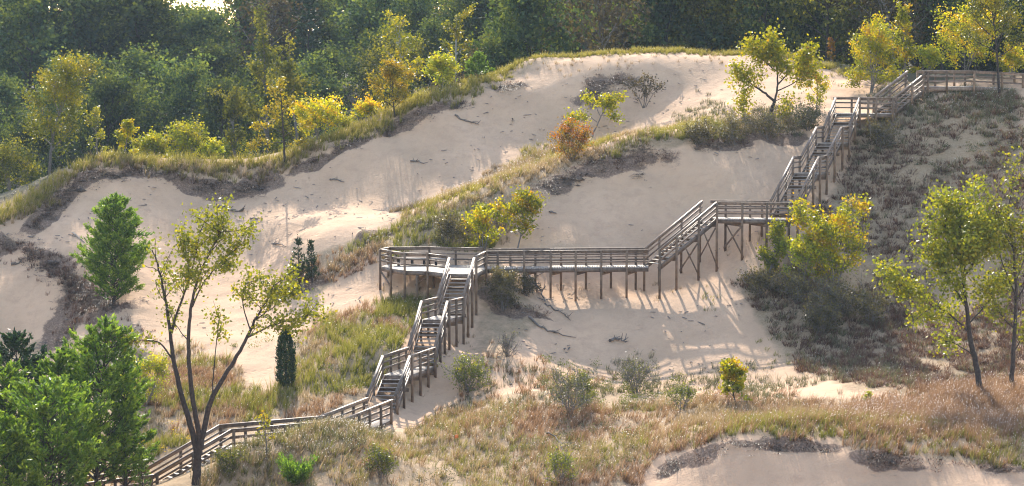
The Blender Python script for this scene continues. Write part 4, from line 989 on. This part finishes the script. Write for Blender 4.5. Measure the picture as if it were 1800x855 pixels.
broad(60, 'bare_sapling', 1458, 62, 26, 'leaf_rust', 'thin reddish sapling at the wood edge left of the bright yellow tree', Y=176, leaves=260, lsize=.16, f0=.2, nl=8)
broad(61, 'rusty_shrub', 1005, 220, 84, 'leaf_rust', 'orange-red leafy shrub on the middle ridge', pyb=283, leaves=1300, lsize=.14, stems=9, nl=18, f0=.1)
broad(62, 'twiggy_shrub', 1132, 122, 62, 'leaf_forest_brown', 'brown twiggy shrub on the dark clod of the big dune', pyb=190, leaves=360, lsize=.15, stems=5, nl=14, bark='bark_grey')
# behind the boardwalk
broad(63, 'cottonwood_shrub', 850, 345, 78, 'leaf_yellow', 'yellow leafy bush behind the boardwalk, left of its taller neighbour', pyb=442, leaves=1000, lsize=.19, stems=4, nl=16, f0=.15)
broad(64, 'cottonwood_shrub', 908, 336, 92, 'leaf_yellow', 'taller yellow leafy bush behind the boardwalk with a visible thin stem', pyb=440, leaves=1000, lsize=.19, f0=.25, nl=13, lean=.1)
broad(65, 'grey_shrub', 788, 388, 78, 'brush', 'grey-green bush behind the head of the lower stairs', pyb=436, leaves=1300, lsize=.10, stems=7, nl=20)
# in front of the upper stairs
broad(66, 'cottonwood_shrub', 1350, 362, 66, 'leaf_lime', 'upright yellow-green bush before the level walkway, left of two', pyb=488, leaves=1100, lsize=.17, stems=3, nl=16, f0=.1)
broad(67, 'cottonwood_shrub', 1468, 342, 125, 'leaf_yellow', 'large golden bush at the foot of the upper stairs', pyb=512, leaves=2600, lsize=.20, stems=4, nl=22, f0=.15)
broad(68, 'cottonwood_shrub', 1412, 400, 84, 'leaf_lime', 'small yellow-green bush between the upright bush and the golden bush', pyb=505, leaves=1000, lsize=.17, stems=4, nl=16)
k = 0
for px, top, pyb, w, lab in ((1335, 482, 522, 90, 'dark green brush at the lower left of the bushes below the walkway'), (1400, 488, 535, 110, 'dark brush thicket right under the two yellow-green bushes'), (1470, 505, 560, 130, 'dark brush thicket under the golden bush'), (1530, 515, 570, 90, 'dark brush clump right of the golden bush'), (1440, 540, 590, 90, 'lowest dark brush clump beneath the golden bush')):
    broad(70 + k, 'dark_brush', px, top, w, 'brush', lab, 'shrub', pyb=pyb, leaves=1000, lsize=.12, stems=9, nl=27, f0=.05); k += 1
for px, top, pyb, w, mat, lab in ((1225, 218, 258, 70, 'brush', 'dark low bush on the middle ridge, farthest left of the row'), (1290, 210, 256, 80, 'brush', 'dark low bush on the middle ridge beneath the pale grass patch'), (1350, 205, 246, 90, 'brush', 'dark low bush at the foot of the bent-trunk tree'), (1420, 190, 230, 80, 'herb', 'grey-green low bush left of the upper flight of stairs'),
        (1550, 225, 262, 80, 'brush', 'dark scrub bush right below the upper landing')):
    broad(80 + k, 'low_shrub', px, top, w, mat, lab, 'shrub', pyb=pyb, leaves=1300, lsize=.10, stems=8, nl=24, f0=.05); k += 1
broad(90, 'dark_brush', 885, 470, 80, 'brush', 'dark green brush on the sand hump below the boardwalk', 'shrub', pyb=545, leaves=2300, lsize=.10, stems=9, nl=27, f0=.05)
broad(91, 'dark_brush', 925, 478, 56, 'brush', 'small dark brush at the right shoulder of the sand hump', 'shrub', pyb=520, leaves=700, lsize=.09, stems=7, nl=20, f0=.05)
broad(92, 'leafy_shrub', 822, 625, 90, 'herb_green', 'green bush right beside the lower flights of stairs', 'shrub', pyb=690, leaves=1200, lsize=.10, stems=8, nl=22, f0=.05)
broad(93, 'leafy_shrub', 1000, 650, 110, 'herb', 'broad grey-green bush in the hollow, largest of the group there', 'shrub', pyb=728, leaves=900, lsize=.09, stems=10, nl=26, f0=.1)
broad(94, 'leafy_shrub', 1026, 640, 40, 'herb_green', 'narrow fresh green bush at the right of the broad hollow bush', 'shrub', pyb=715, leaves=800, lsize=.09, stems=4, nl=14, f0=.15)
broad(95, 'leafy_shrub', 1118, 632, 100, 'herb', 'low sparse bush in the hollow under the end of the boardwalk', 'shrub', pyb=692, leaves=550, lsize=.09, stems=9, nl=24, f0=.05)
broad(96, 'leafy_shrub', 1198, 655, 60, 'herb_green', 'small sparse bush left of the bright oak sapling', 'shrub', pyb=722, leaves=420, lsize=.09, stems=5, nl=14, f0=.15)
broad(97, 'oak_sapling', 1293, 626, 62, 'leaf_yellow', 'bright yellow-green oak sapling standing at the foreground grass', 'tree', pyb=712, leaves=650, lsize=.21, f0=.15, nl=11, bark='bark_dark', sig=.14)
broad(98, 'oak_sapling', 1523, 680, 22, 'leaf_lime', 'tiny bright green sapling in the grass of the right hollow', 'tree', pyb=714, leaves=110, lsize=.13, f0=.2, nl=6, sig=.07)
broad(99, 'leafy_shrub', 668, 790, 76, 'herb_green', 'dark yellow-green bush at the edge of the sand patch in the foreground', 'shrub', pyb=840, leaves=900, lsize=.09, stems=8, nl=22, f0=.05)
broad(100, 'leafy_shrub', 985, 790, 76, 'herb_green', 'green bush in the middle of the foreground grass', 'shrub', pyb=850, leaves=700, lsize=.09, stems=7, nl=20, f0=.05)
broad(101, 'leafy_shrub', 398, 785, 60, 'herb_green', 'sparkling green bush right of the three dark stems', 'shrub', pyb=832, leaves=600, lsize=.09, stems=6, nl=18, f0=.05)
broad(102, 'leafy_shrub', 253, 622, 90, 'leaf_lime', 'dense green-yellow shrub between the pines and the cottonwood', 'shrub', pyb=716, leaves=2000, lsize=.11, stems=7, nl=22, f0=.05)
broad(103, 'poplar_sapling', 468, 705, 40, 'leaf_yellow', 'tiny yellow sapling standing before the lower boardwalk rail', 'tree', pyb=800, leaves=140, lsize=.11, f0=.3, nl=8)
broad(104, 'twiggy_shrub', 893, 588, 64, 'herb', 'grey bare twiggy bush on the sand below the hump', 'shrub', pyb=628, leaves=120, lsize=.07, stems=10, nl=24, f0=.05, bark='dead_wood')
# conifers
pine(110, 'juniper_tree', 200, 348, 150, 'needle', 'lone bushy green juniper on the dark spur of the left dune', pyb=532, n=24000, lsize=.22, f0=.0, up=.5, bushy=1.9, fluff=.27, gap=.2)
pine(111, 'fir_sapling', 525, 420, 42, 'needle_dark', 'small pointed fir at the left end of the middle ridge, left of two', pyb=500, n=1300, lsize=.18, f0=.05, pw=1.0)
pine(112, 'fir_sapling', 549, 424, 32, 'needle_dark', 'small pointed fir at the left end of the middle ridge, right of two', pyb=498, n=1100, lsize=.17, f0=.05, up=.8, pw=.9)
PB = dict(f0=.04, up=.6, bushy=2.3, fluff=.2, gap=.36)
pine(113, 'pine_tree', 158, 570, 250, 'needle', 'bright green pine with the highest top in the lower left group', Y=107.5, n=15000, lsize=.25, **PB)
pine(114, 'pine_tree', 32, 592, 200, 'needle_dark', 'dark pine at the left edge behind the bright green ones', Y=110, n=12000, lsize=.26, **PB)
pine(115, 'pine_tree', 80, 680, 330, 'needle', 'large bright green pine nearest the lower left corner', Y=102.5, n=16000, lsize=.24, **PB)
pine(116, 'pine_tree', 212, 640, 130, 'needle', 'narrow green pine at the right of the lower left group', Y=109.5, n=8000, lsize=.24, **PB)
pine(117, 'pine_tree', -12, 735, 230, 'needle', 'green pine half outside the left edge of the view', Y=101, n=9000, lsize=.24, **PB)
pine(121, 'pine_tree', 95, 618, 190, 'needle', 'mid green pine filling the middle of the lower left group', Y=108.8, n=11000, lsize=.25, **PB)
pine(122, 'pine_tree', 12, 640, 190, 'needle', 'green pine at the left edge below the dark one', Y=106, n=10000, lsize=.25, **PB)
pine(118, 'pine_sapling', 242, 790, 34, 'needle', 'slender young pine in front of the lowest rail', Y=107, n=420, lsize=.15, f0=.1, pw=1.0)
r_ = np.random.default_rng(119); loc = spot(503, 682); H, Wd = size_at(loc, 503, 578, 33)
t_ = r_.random(5200); a_ = r_.uniform(0, 6.283, 5200); prof = np.clip(np.minimum(1, (t_ + .04) * 6), 0, 1) * np.clip((1.04 - t_) * 2.6, 0, 1) ** .6
rad_ = Wd * .5 * prof * np.sqrt(r_.uniform(.35, 1.08, 5200)) * (1 + .12 * np.sin(a_ * 5 + t_ * 20))
C_ = np.stack([np.cos(a_) * rad_, np.sin(a_) * rad_, .02 + t_ * H], 1)
tree_obj('juniper_tree', loc, [(np.array([[0, 0, -.2], [0, 0, H * .8]]), np.array([.06, .02]))], C_, r_, 'needle_dark', 'bark_dark', .15, 'narrow dark green columnar juniper standing alone on the slope', 'tree', None, .35, r_.random(5200) * .8, np.stack([np.cos(a_) * .5, np.sin(a_) * .5, np.ones(5200)], 1), .6)
# spreading juniper in the foreground
r_ = np.random.default_rng(120); loc = spot(522, 852); pth, C, Ax, tt = [], [], [], []
for i in range(34):
    az = r_.uniform(0, 6.283); e = r_.uniform(.55, 1.3); L = r_.uniform(1.0, 1.75)
    q = curve(r_, (0, 0, -.1), (math.cos(az) * math.cos(e), math.sin(az) * math.cos(e), math.sin(e)), L, 6, .1, .05); pth.append((q, np.linspace(.02, .005, 6)))
    t = r_.uniform(.15, 1, 150); C.append(along(q, t) + r_.normal(size=(150, 3)) * .07); Ax.append(np.repeat((q[-1] - q[0])[None], 150, 0)); tt.append(np.clip(t * .7 + r_.normal(size=150) * .15, 0, 1))
tree_obj('spreading_juniper', loc, pth, np.concatenate(C), r_, 'needle', 'bark_dark', .16, 'spreading green juniper fanning out at the bottom edge', 'shrub', None, .3, np.concatenate(tt), np.concatenate(Ax), .6)

# ------------------------------------------------------------------ the wood behind
rf = np.random.default_rng(77)
PROTO = []
def proto(kind, seed):
    r = np.random.default_rng(seed); H = 10.0
    if kind == 'conifer':
        paths, C, Ax, t = conifer(r, H, 5.0, 4200, .06, .15, .25, .85, .5)
        return tube_mesh('trunk', paths[:1], M['bark_dark']), leaves_mesh('crown', r, C, .42, M['needle_dark'], .35, t, Ax, .9)
    mat = {'broad': 'leaf_forest', 'olive': 'leaf_forest_olive', 'brown': 'leaf_forest_brown'}[kind]
    n = {'broad': 6500, 'olive': 5200, 'brown': 2600}[kind]
    paths, C = deciduous(r, H, r.uniform(7, 9), n, .12, 22, .42, 1, 0, 8)
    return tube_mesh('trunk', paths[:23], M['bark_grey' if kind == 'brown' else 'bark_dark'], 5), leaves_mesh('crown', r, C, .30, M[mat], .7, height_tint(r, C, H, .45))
KINDS = {k: [proto(k, 200 + 10 * j + i) for i in range(n)] for j, (k, n) in enumerate((('broad', 5), ('olive', 2), ('brown', 2), ('conifer', 2)))}
LAB = {'broad': ('broadleaf_tree', 'dark green broadleaf tree deep in the dense wood, partly hidden by others', 'broadleaf trees in the wood beyond the dunes'),
       'olive': ('yellowing_tree', 'olive yellowing tree deep in the dense wood, partly hidden by others', 'yellowing trees in the wood beyond the dunes'),
       'brown': ('browning_tree', 'brown thinly leaved tree deep in the dense wood, partly hidden by others', 'browning trees in the wood beyond the dunes'),
       'conifer': ('conifer_tree', 'dark conifer deep in the dense wood, partly hidden by others', 'conifers in the wood beyond the dunes')}
LANDMARKS = [(22, 'the olive bush'), (85, 'the large pale cottonwood'), (172, 'the thin sparse sapling'), (218, 'the leftmost yellow sapling'), (325, 'the widest green shrub'), (430, 'the olive bush-like tree'), (500, 'the orange-leaved oak'), (562, 'the wide yellow bush'), (648, 'the yellow bush by the oak'), (695, 'the golden oak'), (780, 'the light green crest tree'), (838, 'the round green pine'), (950, 'the left brownish tree'), (1075, 'the right brownish tree'), (1165, 'the olive tree by the dune top'), (1290, 'the end of the sunlit dune top'), (1355, 'the bent-trunk tree'), (1458, 'the thin reddish sapling'), (1528, 'the bushy yellow tree'), (1590, 'the narrow yellow tree'), (1690, 'the spreading yellow tree'), (1757, 'the cottonwood by the top deck')]
USED = set()
DESC = {'broad': 'dark green broadleaf tree', 'olive': 'olive yellowing tree', 'brown': 'brown thinly leaved tree', 'conifer': 'dark green conifer'}
def wood_label(px, row, kind):
    if not -20 < px < 1820: return None
    lx, nm = min(LANDMARKS, key=lambda q: abs(q[0] - px)); side = 'left behind' if px < lx - 14 else 'right behind' if px > lx + 14 else 'straight behind'
    if row >= 9: t = f'{DESC[kind]} on the skyline, {side} {nm}'
    elif row < 5: t = f'{DESC[kind]}, {("front", "second", "third", "fourth", "fifth")[row]} wood row, {side} {nm}'
    else: return None
    if t in USED: return None
    USED.add(t); return t
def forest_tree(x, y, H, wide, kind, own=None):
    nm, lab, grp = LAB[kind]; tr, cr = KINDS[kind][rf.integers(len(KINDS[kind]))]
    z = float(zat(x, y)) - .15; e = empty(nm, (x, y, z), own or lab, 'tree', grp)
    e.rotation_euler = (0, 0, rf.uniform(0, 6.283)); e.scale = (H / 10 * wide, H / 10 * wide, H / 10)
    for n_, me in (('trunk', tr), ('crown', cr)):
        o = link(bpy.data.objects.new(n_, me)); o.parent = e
ROWN, LASTY = {}, {}
rows = [(181, 3.4, 0), (188, 3.8, 0), (196, 4.6, 0), (206, 5.2, 0), (217, 5.8, 0), (229, 6.2, 0), (242, 6.6, 0), (256, 6.8, 0), (270, 6.8, 0), (284, 5.0, 0), (298, 5.0, 0)]
for Y0, sp, _ in rows:
    hw = Y0 * .235 + 3; x = -hw + rf.uniform(0, sp)
    while x < hw:
        y = Y0 + rf.uniform(-3, 3); xx = x; x += sp * rf.uniform(.75, 1.25)
        if y < crestY(xx) + (17 if xx > 3 else 12 if xx > -5 else 9): continue
        px, py = project(xx, y, float(zat(xx, y)))
        leftz = px < 860
        if leftz and y < 215: H = rf.uniform(4.0, 7.5); kind = rf.choice(['broad', 'olive', 'conifer', 'brown'], p=[.45, .27, .2, .08])
        elif leftz: H = rf.uniform(7.5, 11.5); kind = rf.choice(['broad', 'olive', 'conifer', 'brown'], p=[.72, .08, .13, .07])
        else: H = rf.uniform(9, 14); kind = rf.choice(['broad', 'olive', 'conifer', 'brown'], p=[.56, .2, .04, .2])
        lim = 1e9                                  # the sky shows over the left part of the ridge
        if px < 870:
            top = 17 if 265 < px < 415 else (-22 if px > 130 or px < 108 else 66)
            Hm = W(px, top + rf.uniform(-3, 6), y).z - float(zat(xx, y)); H = min(H, Hm) if y < 250 else Hm
            if H < 3: continue
        kx = int(xx // 9); row = ROWN.get(kx, -1)
        if LASTY.get(kx) != Y0: row += 1; ROWN[kx] = row; LASTY[kx] = Y0
        forest_tree(xx, y, H, rf.uniform(.8, 1.15), kind, wood_label(px, 9 if Y0 >= 284 and px < 440 else row, kind))

# ------------------------------------------------------------------ driftwood, dead branches, flag
def branch(name, label, pl, r0, seed, twigs=4, lift=.05, tl=.5):
    r = np.random.default_rng(seed); q = []
    for px, py in pl:
        h = hit(px, py); q.append((h.x, h.y, h.z + lift + r.uniform(0, .04)))
    q = np.array(q); t = np.linspace(0, 1, len(q)); tt = np.linspace(0, 1, len(q) * 3)
    q = np.stack([np.interp(tt, t, q[:, j]) for j in range(3)], 1); q[1:-1] += r.normal(size=q[1:-1].shape) * .03
    paths = [(q, np.linspace(r0, r0 * .3, len(q)))]
    for _ in range(twigs):
        p0 = along(q, np.array([r.uniform(.2, 1)]))[0]; d = unit(q[-1] - q[0]) + r.normal(size=3) * .8; d[2] = abs(d[2]) * .6
        paths.append((curve(r, p0, d, tl * r.uniform(.5, 1.3), 4, .05, .2), np.linspace(r0 * .4, r0 * .12, 4)))
    c = q.mean(0); paths = [(a - c, b) for a, b in paths]
    return tag(add(name, tube_mesh(name, paths, M['dead_wood'], 6), None, Vector(c.tolist())), label, 'branch')
branch('dead_branch', 'long curved dead branch lying down the sand hump below the boardwalk', [(930, 560), (945, 575), (962, 582), (985, 590), (1012, 597)], .07, 1, 6)
branch('dead_branch', 'dark tangled branch under the boardwalk at the top of the hump', [(925, 482), (936, 500), (950, 515), (958, 535)], .09, 2, 12, .15, .8)
branch('dead_branch', 'thin dead branch along the right flank of the sand hump', [(958, 535), (975, 547), (990, 555), (1003, 566)], .05, 3, 8)
branch('root_stump', 'small dark root lump lying alone on the shaded sand', [(1072, 604), (1080, 600), (1092, 602), (1100, 607)], .10, 4, 10, .1, .4)
branch('dead_branch', 'dark stick on the sand far below the middle ridge, right of the yellow bushes', [(966, 377), (972, 376), (978, 379)], .09, 5, 2, .05, .2)
branch('dead_branch', 'small dark branch in the middle of the big sand face', [(722, 287), (733, 286), (745, 290)], .09, 6, 4, .05, .3)
branch('dead_branch', 'brown litter branch on the left sand face below the crest', [(380, 366), (395, 368), (412, 374), (428, 372)], .13, 7, 10, .05, .5)
branch('dead_branch', 'short branch on the sand right of the brown litter', [(440, 386), (452, 388), (462, 386)], .07, 8, 4, .04, .3)
branch('dead_branch', 'branch fallen from the crest onto the big sand face', [(800, 205), (812, 214), (828, 217), (842, 222)], .08, 9, 5, .05, .5)
branch('dead_branch', 'stick lying on the bottom sand left of the dark spur', [(20, 468), (30, 466), (38, 464)], .11, 10, 3, .05, .3)
branch('dead_branch', 'dark stick in the lit hollow on the left, upper of two', [(580, 318), (592, 318), (605, 322)], .08, 11, 4, .05, .3)
branch('dead_branch', 'dark stick in the lit hollow on the left, lower of two', [(480, 430), (492, 432), (503, 436)], .07, 12, 3, .05, .3)
branch('dead_branch', 'bare dark branch standing up from the foreground grass', [(960, 775), (975, 780), (985, 795), (992, 810)], .04, 13, 8, .35, .8)
fl = hit(799, 782); fe = empty('survey_flag', (fl.x, fl.y, fl.z), 'small orange marker flag standing in the foreground grass', 'flag')
add('flag_stake', tube_mesh('flag_stake', [(np.array([[0, 0, -.1], [0, 0, .5]]), np.array([.008, .008]))], M['dead_wood']), fe, fl)
fv = np.array([[0, 0, .30], [.2, .02, .33], [.19, -.02, .52], [0, 0, .5], [0, .008, .30], [.2, .028, .33], [.19, -.012, .52], [0, .008, .5]])
add('flag_cloth', mesh_np('flag_cloth', fv, [np.array([(0, 1, 2, 3), (7, 6, 5, 4), (0, 4, 5, 1), (1, 5, 6, 2), (2, 6, 7, 3), (3, 7, 4, 0)])], M['flag']), fe, fl)

# ------------------------------------------------------------------ haze
hv = np.array([(x, y, z) for z in (-29, 18) for y in (-110, 830) for x in (-520, 520)], float)
hm, hnt, hn, hl = new_mat('haze_air')
vol = hn.new('ShaderNodeVolumePrincipled'); vol.inputs['Density'].default_value = HAZE_DENSITY; vol.inputs['Color'].default_value = (.72, .85, 1, 1); vol.inputs['Anisotropy'].default_value = 0
ho = hn.new('ShaderNodeOutputMaterial'); hl.new(vol.outputs[0], ho.inputs['Volume'])
tag(add('haze', mesh_np('haze', hv, [np.array([(0, 2, 3, 1), (4, 5, 7, 6), (0, 1, 5, 4), (2, 6, 7, 3), (0, 4, 6, 2), (1, 3, 7, 5)])], hm)), 'thin pale haze in the air', None, None, 'stuff')
